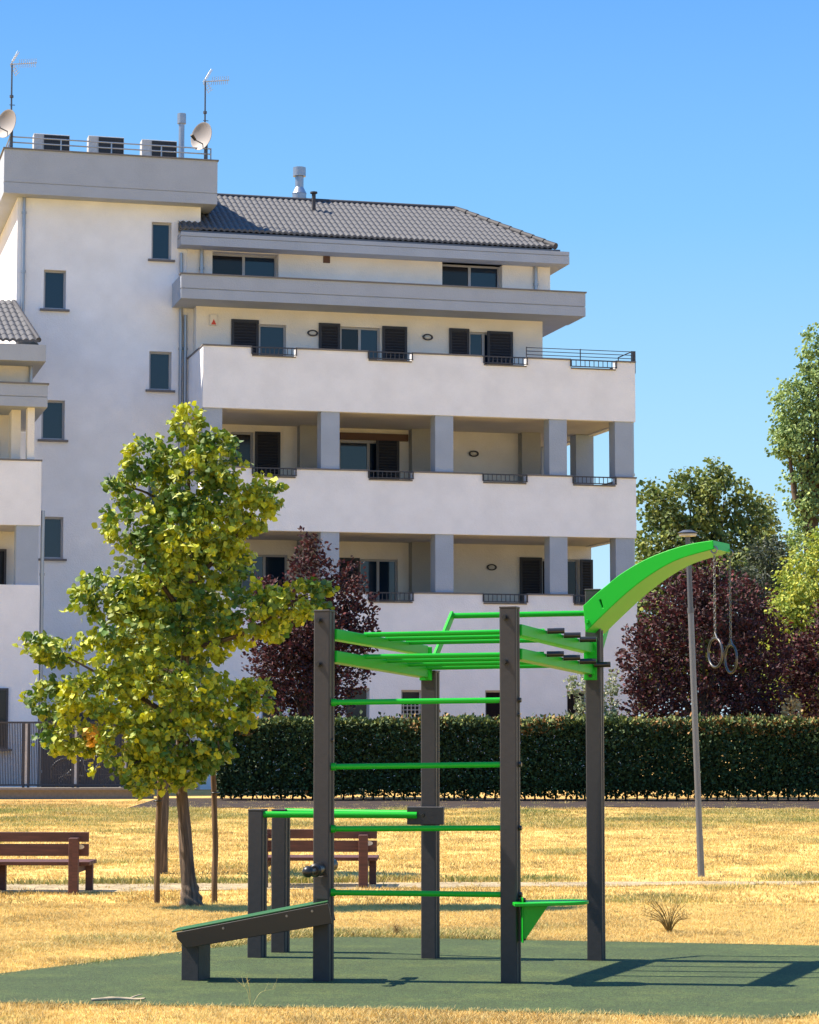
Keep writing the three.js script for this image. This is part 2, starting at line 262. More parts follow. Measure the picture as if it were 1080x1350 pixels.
// back walls with their doors
const f1 = [[-9.6, -8.4, 3.65, 6.0], [-6.46, -5.43, 3.65, 5.93], [-1.44, -.4, 3.65, 6.02]], f2 = [[-9.91, -9.33, 6.68, 9.19], [-7.02, -5.4, 6.68, 9.06]], f3 = [[-9.49, -8.79, 9.7, 11.79], [-7.36, -6.31, 9.7, 11.82], [-3.9, -3.1, 9.7, 11.83]], W3 = -1.85;
wall('wall', -11.04, -.05, 3.6, 6.38, WB, .3, f1, M.cream);
wall('wall', -11.04, -1.58, 6.63, 9.38, WB, .3, f2, M.cream);
wall('wall', -11.12, -1.9, 9.63, 12.25, W3, .3, f3, M.cream);
add('wall', [bx(-2.2, -1.903, 9.63, 12.25, -9.9, W3 - .303), bx(-1.9, -1.59, 6.63, 9.38, -9.9, WB - .303), bx(-.38, -.052, 3.6, 6.38, -9.9, WB - .303), bx(-.38, -.21, 0, 3.35, -9.9, -.3)], M.white, bld);
add('wall', bx(-11.04, -.25, 0, 13.5, -10.2, -9.903), M.white, bld);
add('pier', bx(-11.12, -10.95, 9.63, 12.25, -2.6, W3 - .303), M.cream, bld);
for (const [a, b, c, d] of f1) windowIn(a, b, c, d, WB, { sill: false, split: 2, name: 'balcony_door', pm: a < -6 ? M.pane : M.paneDark });
for (const [a, b, c, d] of f2) windowIn(a, b, c, d, WB, { sill: false, split: b - a > 1 ? 2 : 1, name: 'balcony_door', pm: b - a > 1 ? M.pane : M.paneDark });
f3.forEach(([a, b, c, d], i) => windowIn(a, b, c, d, W3, { sill: false, split: i ? 2 : 1, darkLeft: i === 1, name: 'balcony_door', set: .1 }));
add('lintel_blind', bx(-7.1, -5.18, 9.07, 9.25, WB + .002, WB + .12), M.brown, bld);
for (const [a, b, y0, y1, t] of [[-10.22, -9.51, 9.7, 11.88, 0], [-7.94, -7.38, 9.7, 11.88, 0], [-6.26, -5.6, 9.7, 11.87, 0], [-4.46, -3.92, 9.7, 11.89, 0], [-3.43, -2.73, 9.7, 11.86, 0], [-9.29, -8.62, 6.68, 9.21, 0], [-6.05, -5.42, 6.68, 9.19, 0], [-7.66, -7.05, 6.68, 9.19, 0], [-7.1, -6.48, 3.65, 5.95, 0], [-2.08, -1.46, 3.65, 6.05, 0], [-.38, -.02, 3.65, 6.02, 0], [-10.3, -9.63, 3.65, 6.0, 0]]) shutter(a, b, y0, y1, (y0 > 9 ? W3 : WB) + (a === -6.05 ? .05 : 0), t);
wallLamp(-3.35, 8.8, WB); wallLamp(-8.1, 11.61, W3); wallLamp(-5.04, 11.63, W3); wallLamp(-2.86, 5.77, WB);
{ const a = add('alarm_box', rbx(-10.78, -10.6, 11.69, 11.97, W3 + .002, W3 + .09, .02), M.alarm, bld); const t = new THREE.Shape(); t.moveTo(-10.75, 11.71); t.lineTo(-10.62, 11.71); t.lineTo(-10.685, 11.85); t.closePath(); add('warning_triangle', new THREE.ExtrudeGeometry(t, { depth: .01, bevelEnabled: false }).translate(0, 0, W3 + .091), M.red, a); a.userData.label = 'cream alarm siren with a red triangle'; }
// terrace rail above the end of the top balcony
{ const g = []; for (const y of [11.0, 11.09, 11.18]) g.push(rod(V(-2.9, y, -.1), V(-.06, y, -.1), .010)); for (const u of [-2.9, -1.45, -.06]) g.push(rod(V(u, 10.92, -.1), V(u, 11.2, -.1), .014)); g.push(bx(-.04, .05, 10.62, 11.2, -.11, -.09), rod(V(-.06, 11.18, -.1), V(-.06, 11.18, -1.1), .014), rod(V(-.06, 10.92, -1.1), V(-.06, 11.19, -1.1), .014)); add('terrace_railing', g, M.railing, bld); }
// grey terrace band below the attic storey
const bandF = -.8;
{
  const b = add('terrace_band', [bx(-11.68, -1.06, 12.18, 12.42, -2.25, bandF), bx(-11.66, -1.08, 12.42, 12.445, -1.0, bandF - .03), bx(-11.68, -1.06, 12.445, 12.79, -1.0, bandF)], M.grey, bld);
  add('coping', bx(-11.71, -1.03, 12.792, 12.825, -1.03, bandF + .03), M.coping, b);
  add('band_end', bx(-11.679, -11.45, 12.421, 12.79, -2.25, -1.003), M.grey, bld); add('band_end', bx(-1.3, -1.061, 12.421, 12.79, -9.8, -1.003), M.grey, bld);
  add('ceiling', bx(-11.2, -1.062, 12.2, 12.36, -9.9, -2.253), M.grey, bld);
}
// attic storey
const AT = -2.28, fa = [[-10.64, -8.91, 12.6, 13.7], [-4.52, -2.87, 12.6, 13.72]];
wall('attic_wall', -11.3, -1.54, 12.35, 13.76, AT, .35, fa, M.cream);
add('attic_wall', bx(-1.86, -1.543, 12.35, 13.76, -9.8, AT - .353), M.cream, bld);
for (const [a, b, c, d] of fa) windowIn(a, b, c, d, AT, { sill: false, split: 2, darkLeft: true, set: .28 });
add('vent_grille', bx(-7.73, -7.55, 13.54, 13.72, AT, AT + .02), M.brown, bld);
pipe(-10.93, AT + .06, 12.7, 13.74, .05); pipe(-1.96, AT + .06, 12.7, 13.74, .05);
{ const e = add('eave', [bx(-11.55, -1.19, 13.72, 13.93, -9.8, -1.7), bx(-11.53, -1.21, 13.93, 13.95, -9.7, -1.73), bx(-11.55, -1.19, 13.95, 14.05, -9.8, -1.7)], M.grey, bld); add('gutter', [bx(-11.52, -1.4, 14.052, 14.12, -2.1, -1.83), bx(-1.75, -1.4, 14.052, 14.12, -9.6, -2.11)], M.zincDark, e); }
// ribbed tile roof: front slope runs up to the ridge, hip at the far end
function ribbed(u0, u1, uTop1, vE, yE, vR, yR, parent) {
  const per = .152, amp = .042, L = vE - vR, rise = yR - yE, rows = 9, pos = [], idx = []; let k = 0;
  const prof = (u) => amp * Math.pow(.5 + .5 * Math.cos(u / per * Math.PI * 2), .6);
  const n = Math.round((u1 - u0) / per * 8);
  for (let i = 0; i < n; i++) {
    const ua = u0 + (u1 - u0) * i / n, ub = u0 + (u1 - u0) * (i + 1) / n;
    const top = (u) => clamp(u <= uTop1 ? 1 : (u1 - u) / (u1 - uTop1)), ta = top(ua), tb = top(ub);
    for (let r = 0; r < rows; r++) {
      const s0 = r / rows, s1 = (r + 1) / rows; if (Math.max(ta, tb) <= s0) break;
      const P = (u, s, t, lift) => { const q = Math.min(s, t); pos.push(u, yE + rise * q + prof(u) + lift, vE - L * q); };
      P(ua, s0, ta, .012); P(ub, s0, tb, .012); P(ub, s1, tb, 0); P(ua, s1, ta, 0); idx.push(k, k + 1, k + 2, k, k + 2, k + 3); k += 4;
      P(ua, s0, ta, r ? 0 : -.05); P(ub, s0, tb, r ? 0 : -.05); P(ub, s0, tb, .012); P(ua, s0, ta, .012); idx.push(k, k + 1, k + 2, k, k + 2, k + 3); k += 4;
    }
  }
  const g = new THREE.BufferGeometry(); g.setAttribute('position', new THREE.Float32BufferAttribute(pos, 3)); g.setIndex(idx); g.computeVertexNormals(); return meterUV(g);
}
{
  const uL = -11.53, uR = -1.55, uT = -3.45, vE = -1.85, yE = 14.18, vR = -4.8, yR = 15.72;
  const roof = add('roof', ribbed(uL, uR, uT, vE, yE, vR, yR), M.roof, bld);
  // hip end, rear slope and underside close the roof
  const tri = (pts, name) => { const g = new THREE.BufferGeometry(); g.setAttribute('position', new THREE.Float32BufferAttribute(pts.flat(), 3)); g.computeVertexNormals(); add(name, meterUV(g), M.roof, roof); };
  tri([[uR, yE, vE], [uR, yE, -9.4], [uT, yR, vR], [uR, yE, -9.4], [uT, yR, -6.5], [uT, yR, vR]], 'hip_slope');
  tri([[uL, yE, -9.4], [uL, yR, -6.5], [uT, yR, -6.5], [uL, yE, -9.4], [uT, yR, -6.5], [uR, yE, -9.4], [uL, yR, vR], [uT, yR, vR], [uT, yR, -6.5], [uL, yR, vR], [uT, yR, -6.5], [uL, yR, -6.5], [uL, yE - .02, vE], [uL, yR, vR], [uL, yE - .02, vR]], 'rear_slope');
  const cap = []; const hipA = V(uT, yR + .02, vR), hipB = V(uR, yE + .04, vE); for (let i = 0; i < 9; i++) cap.push(rod(hipA.clone().lerp(hipB, i / 9), hipA.clone().lerp(hipB, (i + 1) / 9 + .01), .07, .09, 10));
  add('hip_cap', cap, M.roofDark, roof); add('ridge_cap', [rod(V(uL, yR, vR), V(uT, yR + .02, vR), .07, .07, 10)], M.roofDark, roof);
  const fl = add('chimney', [rod(V(-7.79, 15.3, -5.0), V(-7.79, 15.95, -5.0), .19, .19, 20), rod(V(-7.79, 15.95, -5.0), V(-7.79, 16.12, -5.0), .2, .12, 20), rod(V(-7.79, 16.12, -5.0), V(-7.79, 16.5, -5.0), .115, .115, 20)], M.zinc, roof);
  add('chimney_cap', [rod(V(-7.79, 16.43, -5.0), V(-7.79, 16.67, -5.0), .175, .175, 20)], M.zinc, fl);
  const vp = add('vent_pipe', [rod(V(-7.63, 15.05, -3.9), V(-7.63, 15.72, -3.9), .055, .055, 12)], M.roofDark, roof); add('vent_cap', [rod(V(-7.63, 15.73, -3.9), V(-7.63, 15.77, -3.9), .1, .1, 12)], M.roofDark, vp);
}
// stair tower
const towerWin = [[-12.21, -11.7, 13.42, 14.39], [-14.93, -14.37, 12.02, 13.02], [-12.24, -11.67, 10.06, 11.05], [-14.94, -14.36, 8.71, 9.71], [-14.92, -14.36, 5.72, 6.77], [-12.24, -11.67, 7.05, 8.05], [-12.24, -11.67, 4.05, 5.05]];
wall('tower_wall', -15.61, -10.95, 0, 14.85, tv, .35, towerWin, M.white);
for (const [a, b, c, d] of towerWin) windowIn(a, b, c, d, tv, { split: 1 });
add('tower_wall', [bx(-15.61, -15.27, 0, 14.85, -9.0, tv - .353), bx(-11.26, -10.95, 0, 14.85, -9.0, tv - .353), bx(-15.61, -10.95, 0, 14.85, -9.4, -9.003)], M.white, bld);
{
  const t = [bx(-16.0, -10.6, 14.83, 15.10, -9.8, -1.85), bx(-15.98, -10.62, 15.10, 15.12, -2.1, -1.87), bx(-16.0, -10.6, 15.12, 15.95, -2.1, -1.85), bx(-16.0, -15.75, 15.102, 15.95, -9.8, -2.103), bx(-10.85, -10.6, 15.102, 15.95, -9.8, -2.103), bx(-15.74, -10.86, 15.102, 15.95, -9.8, -9.55)];
  const o = add('tower_parapet', t, M.grey, bld);
  add('coping', [bx(-16.03, -10.57, 15.952, 15.985, -2.13, -1.82), bx(-16.03, -15.72, 15.952, 15.985, -9.83, -2.133), bx(-10.88, -10.57, 15.952, 15.985, -9.83, -2.133)], M.coping, o);
  add('roof_deck', bx(-15.74, -10.86, 15.104, 15.3, -9.54, -2.11), M.concrete, bld);
  const g = []; for (const y of [16.16, 16.3]) g.push(rod(V(-15.85, y, -2.0), V(-10.75, y, -2.0), .018)); for (let i = 0; i <= 4; i++) g.push(rod(V(-15.85 + 5.1 * i / 4, 15.98, -2.0), V(-15.85 + 5.1 * i / 4, 16.31, -2.0), .018)); for (const y of [16.16, 16.3]) g.push(rod(V(-15.85, y, -2.0), V(-15.85, y, -9.5), .018));
  add('roof_railing', g, M.zinc, bld);
  const fl = add('chimney', [rod(V(-11.39, 15.3, -2.75), V(-11.39, 17.15, -2.75), .075, .075, 16)], M.zinc, bld); add('chimney_cap', [rod(V(-11.39, 17.1, -2.75), V(-11.39, 17.36, -2.75), .115, .115, 16)], M.zinc, fl);
}
pipe(-15.45, tv + .06, 10.9, 14.83); pipe(-11.45, tv + .06, .1, 13.6); pipe(-11.33, tv + .06, .1, 12.0);
pipe(.06, -.45, 0, 9.7, .055); pipe(-11.16, -.25, 7.9, 9.6, .05);
add('recess_shade_panel', [bx(-15.2, -11.5, 0, 1.9, tv + .01, tv + .05)], M.darkGrey, bld);  // dark panel added to paint the shade of the ground-floor recess
// lower wing that steps forward beside the tower
{
  const F = 2.5, uE = -15.42, B = -2.2, L0 = -22;
  add('side_wing_wall', [bx(L0, uE, 0, 4.78, F - .2, F), bx(uE - .2, uE - .003, 0, 4.78, B, F - .203)], M.white, bld);
  const b = add('balcony', [bx(L0, uE, 6.15, 7.63, F - .2, F), bx(uE - .2, uE - .003, 6.15, 7.63, B, F - .203)], M.white, bld); add('coping', [bx(L0, uE + .02, 7.632, 7.67, F - .22, F + .02)], M.coping, b);
  add('floor_slab', [bx(L0, uE - .21, 6.18, 6.4, B, F - .21), bx(L0, uE - .21, 3.2, 3.4, B, F - .21)], M.soffit, bld);
  add('column', bx(-15.97, -15.46, 4.78, 6.18, F - .5, F - .03), M.column, bld);
  add('side_wing_wall', [bx(L0, uE - .3, 3.4, 6.18, B + .2, F - 2.4)], M.cream, bld);
  add('side_wing_wall', [bx(L0, uE - .4, 6.4, 8.9, B + .2, F - 1.6)], M.cream, bld);
  windowIn(-17.2, -15.99, 3.5, 5.75, F - 2.05, { sill: false, pm: M.paneDark, name: 'balcony_door', fm: M.darkFrame });
  windowIn(-17.4, -16.25, 6.5, 8.35, F - 1.45, { sill: false, name: 'balcony_door' });
  add('pier', [bx(-16.06, -15.85, 7.0, 8.88, F - 1.3, F - .6), bx(-15.74, -15.58, 7.67, 8.88, F - .5, F - .1)], M.cream, bld);
  const band = add('terrace_band', [bx(L0, -15.31, 8.88, 9.1, B, F + .1), bx(L0, -15.33, 9.1, 9.12, F - .1, F + .07), bx(L0, -15.31, 9.12, 9.4, F - .1, F + .1)], M.grey, bld); add('coping', bx(L0, -15.28, 9.402, 9.435, F - .12, F + .13), M.coping, band);
  add('attic_wall', bx(L0, -15.6, 9.1, 9.96, B + .1, F - .8), M.cream, bld);
  add('eave', [bx(L0, -15.36, 9.94, 10.32, B, F + .1)], M.grey, bld);
  const r = add('roof', ribbed(L0, -15.5, -15.7, F, 10.42, -2.2, 12.15), M.roof, bld);
  { const g = new THREE.BufferGeometry(); g.setAttribute('position', new THREE.Float32BufferAttribute([-15.5, 10.3, F, -15.5, 10.3, -2.2, -15.7, 12.15, -2.2], 3)); g.computeVertexNormals(); add('verge', meterUV(g), M.roofDark, r); add('verge_flashing', [rod(V(-15.52, 10.45, F), V(-15.68, 12.15, -2.2), .06, .06, 8)], M.roofDark, r); }
  pipe(-15.62, F - .75, 9.42, 9.94, .045); pipe(-15.36, F - .1, 0, 6.5, .045);
  windowIn(-17.0, -16.1, 1.05, 2.42, F + .06, { pm: M.paneDark, set: .02, fm: M.darkFrame });
}

// ------------------------------------------------------------------ things on the tower roof
const acLabels = ['air conditioning unit on the tower roof next to the antenna mast without a chimney', 'middle of three air conditioning units on the tower roof', 'air conditioning unit on the tower roof beside the slim metal chimney'];
[[-15.15, 16.70], [-13.75, 16.73], [-12.37, 16.72]].forEach(([u, top], i) => {
  const o = thing('air_conditioner', acLabels[i], 'air conditioner', toWorld(u, 15.3, -3.1).toArray(), ROT, 'air conditioners on the tower roof');
  const h = top - 15.3;
  add('case', [rbx(0, .92, .06, h, -.36, 0, .015)], M.acBody, o);
  const gr = [bx(.26, .9, .35, h - .03, .002, .02)]; add('fan_grille', gr, M.acGrille, o);
  const bars = []; for (let y = .38; y < h - .04; y += .06) bars.push(bx(.26, .9, y, y + .008, .021, .03)); for (const x of [.26, .47, .68, .892]) bars.push(bx(x, x + .01, .35, h - .03, .031, .037)); add('guard_wire', bars, M.darkGrey, o);
  add('foot', [bx(.1, .18, 0, .06, -.36, 0)], M.black, o); add('foot', [bx(.74, .82, 0, .06, -.36, 0)], M.black, o);
});
function antenna(u, v, top, lab, flip) {
  const o = thing('antenna_mast', lab, 'antenna', toWorld(u, 15.3, v).toArray(), ROT, 'antennas on the tower roof'); const h = top - 15.3;
  add('mast', [rod(V(0, 0, 0), V(0, h - .12, 0), .025, .02, 8), rod(V(0, h * .68, 0), V(0, h * .68 + .06, 0), .05, .05, 8), rod(V(.0, h * .55, 0), V(.09, h * .55, 0), .012), rod(V(-.05, h * .62, 0), V(.09, h * .62, 0), .01)], M.zincDark, o);
  const b = [rod(V(-.05, h - .15, 0), V(.62, h - .08, .08), .014)];
  for (let i = 0; i < 9; i++) { const x = .18 + i * .052, y = h - .13 + i * .006; b.push(rod(V(x, y - .06, -.12), V(x, y + .10, .12), .006, .006, 6), rod(V(x, y + .06, -.12), V(x, y - .02, .12), .006, .006, 6)); }
  add('boom', b, M.aerial, o);
  const r = []; for (const s of [-1, 1]) for (let i = 0; i < 5; i++) { const t = i * .05; r.push(rod(V(-.02 + t * .6, h - .12 + s * (.04 + t * 1.1), -.18), V(.05 + t * .6, h - .12 + s * (.04 + t * 1.1), .18), .007, .007, 6)); } for (const s of [-1, 1]) for (const z of [-.18, .18]) r.push(rod(V(-.03, h - .12, z), V(.12, h - .12 + s * .28, z), .007, .007, 6));
  add('reflector', r, M.aerial, o); return o;
}
antenna(-15.78, -2.55, 18.45, 'television antenna mast at the open corner of the tower roof');
antenna(-10.78, -2.75, 18.4, 'television antenna mast beside the slim chimney on the tower roof');
function dish(u, y, v, turn, lab) {
  const o = thing('satellite_dish', lab, 'satellite dish', toWorld(u, 15.96, v).toArray(), ROT + turn, 'satellite dishes on the tower roof'), h = y - 15.96;
  const prof = []; for (let i = 0; i <= 10; i++) { const r = .37 * i / 10; prof.push(new THREE.Vector2(r, .28 * r * r / .37)); } for (let i = 10; i >= 0; i--) { const r = .37 * i / 10; prof.push(new THREE.Vector2(r, .28 * r * r / .37 - .012)); }
  const g = new THREE.LatheGeometry(prof, 32); g.rotateX(Math.PI / 2 - .12); g.translate(0, h, .05); add('reflector', g, M.dish, o);
  add('bracket', [rod(V(0, 0, -.05), V(0, h, -.05), .03, .03, 8), rod(V(0, h - .2, 0), V(0, h - .12, .42), .015)], M.zincDark, o);
  add('receiver', [rod(V(0, h - .13, .36), V(0, h - .02, .50), .035, .045, 10)], M.black, o); return o;
}
dish(-15.85, 16.58, -1.95, -.95, 'satellite dish fixed at the open corner of the tower roof');
dish(-10.9, 16.58, -1.98, -.95, 'satellite dish fixed above the ribbed tile roof on the tower parapet');

// ------------------------------------------------------------------ workout rig
const G0 = V(.1, 0, -15.6);
const rig = thing('workout_rig', 'green and charcoal outdoor workout rig with monkey bars on the green mat', 'workout rig', G0.toArray());
const L = (x, y, z) => V(x - G0.x, y - G0.y, z - G0.z);
const TURN = -THREE.MathUtils.degToRad(17);
function post(x, z, h, w = .106) {
  const s = new THREE.Shape(), a = w / 2, c = .007, q = .006; s.moveTo(-a + c, -a); s.lineTo(a - c, -a); s.lineTo(a, -a + c); s.lineTo(a, -q * 3); s.lineTo(a - q, -q * 2.4); s.lineTo(a - q, q * 2.4); s.lineTo(a, q * 3); s.lineTo(a, a - c); s.lineTo(a - c, a); s.lineTo(-a + c, a); s.lineTo(-a, a - c); s.lineTo(-a, -a + c); s.closePath();
  const g = new THREE.ExtrudeGeometry(s, { depth: h - .01, bevelEnabled: false }).rotateX(-Math.PI / 2); g.rotateY(TURN);
  const p = L(x, .005, z), o = add('post', meterUV(g), M.anthracite, rig); o.position.copy(p);
  const cg = rbx(-a - .001, a + .001, h - .009, h + .004, -a - .001, a + .001, .004); cg.rotateY(TURN); add('post_cap', cg, M.anthracite, o);
  return o;
}
const W1 = V(Math.cos(-TURN), 0, Math.sin(-TURN)), F1 = V(-Math.sin(-TURN), 0, Math.cos(-TURN));   // across and out of a post's front face
post(-.535, -15.03, 2.307); post(.625, -14.92, 2.324); post(.143, -16.47, 1.96); post(1.262, -16.33, 2.512); post(-1.042, -16.53, 1.012); post(-.902, -16.9, 1.0);
// ladder rungs between the two near posts
for (const [ya, yb] of [[1.737, 1.75], [1.336, 1.352], [.951, .961], [.558, .553]]) {
  const o = add('rung', [rod(L(-.5, ya, -15.02), L(.6, yb, -14.91), .0175, .0175, 14)], M.green, rig);
  add('collar', [rod(L(-.5, ya, -15.02), L(-.46, ya + .0005, -15.016), .024, .024, 14)], M.green, o);
  const e = L(.682, yb, -14.905); add('bolt', [rod(e, e.clone().addScaledVector(W1, .014), .018, .014, 12)], M.black, o);
}
// monkey bar rails, two levels on each side
const rails = [[[-.475, 2.166, -15.07], [.11, 2.105, -16.4], .066], [[-.475, 2.026, -15.07], [.11, 1.955, -16.4], .074], [[.685, 2.189, -14.97], [1.23, 2.118, -16.27], .072], [[.685, 2.039, -14.97], [1.23, 1.972, -16.27], .070]];
for (const [a, b, h] of rails) add('rail', [beam(L(a[0] - .02, a[1], a[2]), L(b[0] - .02, b[1], b[2]), h, .085)], M.green, rig);
// monkey bars with black end pegs
const at = (r, t) => V(...r[0]).lerp(V(...r[1]), t);
for (const [lo, ts] of [[0, [.31, .54, .77]], [1, [.30, .53, .765, .985]]]) for (const t of ts) {
  const a = at(rails[lo], t), b = at(rails[lo + 2], t); b.x += .015; a.y += .030; b.y += .030;
  const o = add('monkey_bar', [rod(L(a.x, a.y, a.z), L(b.x, b.y, b.z), .0165, .0165, 14)], M.green, rig), d = b.clone().sub(a).normalize();
  const q = b.clone().addScaledVector(d, .018); add('end_peg', [rod(L(q.x, q.y, q.z), L(q.x + d.x * .11, q.y + d.y * .11, q.z + d.z * .11), .019, .019, 14)], M.black, o);
}
// green mounting plates at the far posts
for (const [x, z, y0, y1] of [[.143, -16.47, 1.90, 2.13], [1.262, -16.33, 1.90, 2.19]]) { const c = V(x, 0, z).addScaledVector(F1, .058).addScaledVector(W1, -.015); const g = rbx(-.045, .045, y0, y1, -.005, .005, .004); g.rotateY(TURN); const o = add('mounting_plate', g, M.green, rig); o.position.copy(L(c.x, 0, c.z)); const bt = []; for (const y of [y0 + .03, y1 - .03]) bt.push(rod(V(F1.x * .005, y, F1.z * .005), V(F1.x * .022, y, F1.z * .022), .013, .011, 10)); add('bolt', bt, M.black, o); }
// raised pull-up bar behind
add('raised_bar', [rod(L(.304, 2.36, -16.8), L(1.41, 2.376, -16.68), .02, .02, 14)], M.green, rig);
add('bar_support', [beam(L(.15, 2.0, -16.43), L(.304, 2.375, -16.8), .055, .024)], M.green, rig);
add('bar_support', [beam(L(1.27, 2.0, -16.36), L(1.41, 2.39, -16.68), .055, .024)], M.green, rig);
// pegs on the near posts
for (const [x, z, ys] of [[-.535, -15.03, [2.248, 1.973]], [.625, -14.92, [2.262, 1.985]]]) for (const y of ys) { const c = V(x, y, z).addScaledVector(F1, .05).addScaledVector(W1, -.012), e = c.clone().addScaledVector(F1, .05); add('peg', [rod(L(c.x, c.y, c.z), L(e.x, e.y, e.z), .0125, .0125, 12), rod(L(c.x, c.y, c.z), L(c.x + F1.x * .008, c.y, c.z + F1.z * .008), .02, .02, 6)], M.black, rig); }
for (const [x, z, y] of [[.625, -14.92, 1.66], [-.535, -15.03, 1.5]]) { const c = V(x, y, z).addScaledVector(W1, .053); add('bolt', [rod(L(c.x, c.y, c.z), L(c.x + W1.x * .012, c.y, c.z + W1.z * .012), .014, .011, 10)], M.black, rig); }
// curved arm for the rings
{
  const T = THREE.MathUtils.degToRad(25), c = Math.cos(T), sn = Math.sin(T), x0 = 1.176, z0 = 16.12;
  const conv = ([x, y]) => { const s = (x - x0) / (c + sn * x / z0), z = z0 - s * sn; return new THREE.Vector2(s, 1.6 + (y - 1.6) * z / z0); };
  const top = [[1.176, 2.395], [1.258, 2.471], [1.33, 2.53], [1.434, 2.612], [1.588, 2.703], [1.742, 2.766], [1.896, 2.811], [2.05, 2.836]].map(conv), bot = [[2.055, 2.785], [1.82, 2.715], [1.648, 2.623], [1.479, 2.498], [1.299, 2.333], [1.19, 2.226]].map(conv);
  const sh = new THREE.Shape(); sh.moveTo(top[0].x, top[0].y); sh.splineThru(top.slice(1)); sh.lineTo(bot[0].x, bot[0].y); sh.splineThru(bot.slice(1)); sh.closePath();
  const slot = new THREE.Path(), q = conv([1.285, 2.41]); slot.moveTo(q.x - .008, q.y + .03); slot.lineTo(q.x + .016, q.y - .03); slot.lineTo(q.x + .03, q.y - .03); slot.lineTo(q.x + .012, q.y + .035); slot.closePath(); sh.holes.push(slot);
  const g = new THREE.ExtrudeGeometry(sh, { depth: .36, bevelEnabled: true, bevelSize: .004, bevelThickness: .004, bevelSegments: 1, curveSegments: 28 }); g.translate(0, 0, -.36);
  const arm = add('ring_arm', g, M.green, rig); arm.position.copy(L(x0, 0, -z0)); arm.rotation.y = -T;
  const e = conv([2.062, 2.79]); const eyes = []; for (const z of [-.01, -.35]) { const t = new THREE.TorusGeometry(.022, .006, 8, 16); t.translate(e.x - .005, e.y - .012, z); eyes.push(t); } add('eyelet', eyes, M.steel, arm);
  const bq = conv([1.2, 2.29]); add('bolt', [rod(V(bq.x, bq.y, .004), V(bq.x, bq.y, .02), .016, .013, 12)], M.green, arm);
  // the two hanging rings are things of their own
  arm.updateMatrix(); rig.updateMatrixWorld(true);
  [[-.01, .53, 1.2, 'exercise ring on the chain at the near edge of the curved green arm'], [-.35, .56, 1.28, 'exercise ring on the chain at the rear edge of the curved green arm']].forEach(([z, len, tw, lab]) => {
    const p = V(e.x - .005, e.y - .032, z).applyMatrix4(arm.matrixWorld);
    const o = thing('gymnastic_ring', lab, 'exercise ring', [p.x, p.y, p.z], 0, 'rings hanging from the curved arm');
    const links = [], nL = Math.round(len / .024); for (let i = 0; i < nL; i++) { const t = new THREE.TorusGeometry(.008, .0028, 6, 10); t.scale(1, 1.5, 1); t.rotateY(i % 2 ? Math.PI / 2 : 0); t.rotateY(.5); t.translate(0, -.012 - i * .024, 0); links.push(t); }
    add('chain', links, M.chain, o);
    const s = [rod(V(0, -len, 0), V(.035 * Math.cos(tw), -len - .05, .035 * Math.sin(tw)), .006), rod(V(0, -len, 0), V(-.035 * Math.cos(tw), -len - .05, -.035 * Math.sin(tw)), .006)]; add('shackle', s, M.chain, o);
    const t = new THREE.TorusGeometry(.095, .008, 10, 36); t.rotateY(-tw); t.translate(0, -len - .13, 0); add('ring', t, M.ringSteel, o);
  });
}
// parallel dip bars from the short posts to the bracket on the far post
{
  const br = rbx(-.125, .125, .92, 1.042, -.03, .03, .006); br.rotateY(TURN * .6); const c = V(.135, 0, -16.47).addScaledVector(F1, .085); const o = add('dip_bar_bracket', br, M.anthracite, rig); o.position.copy(L(c.x, 0, c.z));
  add('bolt', [rod(V(-.02, .985, .03), V(-.022, .985, .042), .014, .011, 10), rod(V(.105, .985, .01), V(.103, .985, .024), .014, .011, 10)], M.black, o);
  add('dip_bar', [rod(L(-1.0, .985, -16.5), L(.05, .985, -16.36), .022, .022, 14)], M.green, rig);
  add('dip_bar', [rod(L(-.87, .992, -16.88), L(.10, .990, -16.52), .022, .022, 14)], M.green, rig);
}
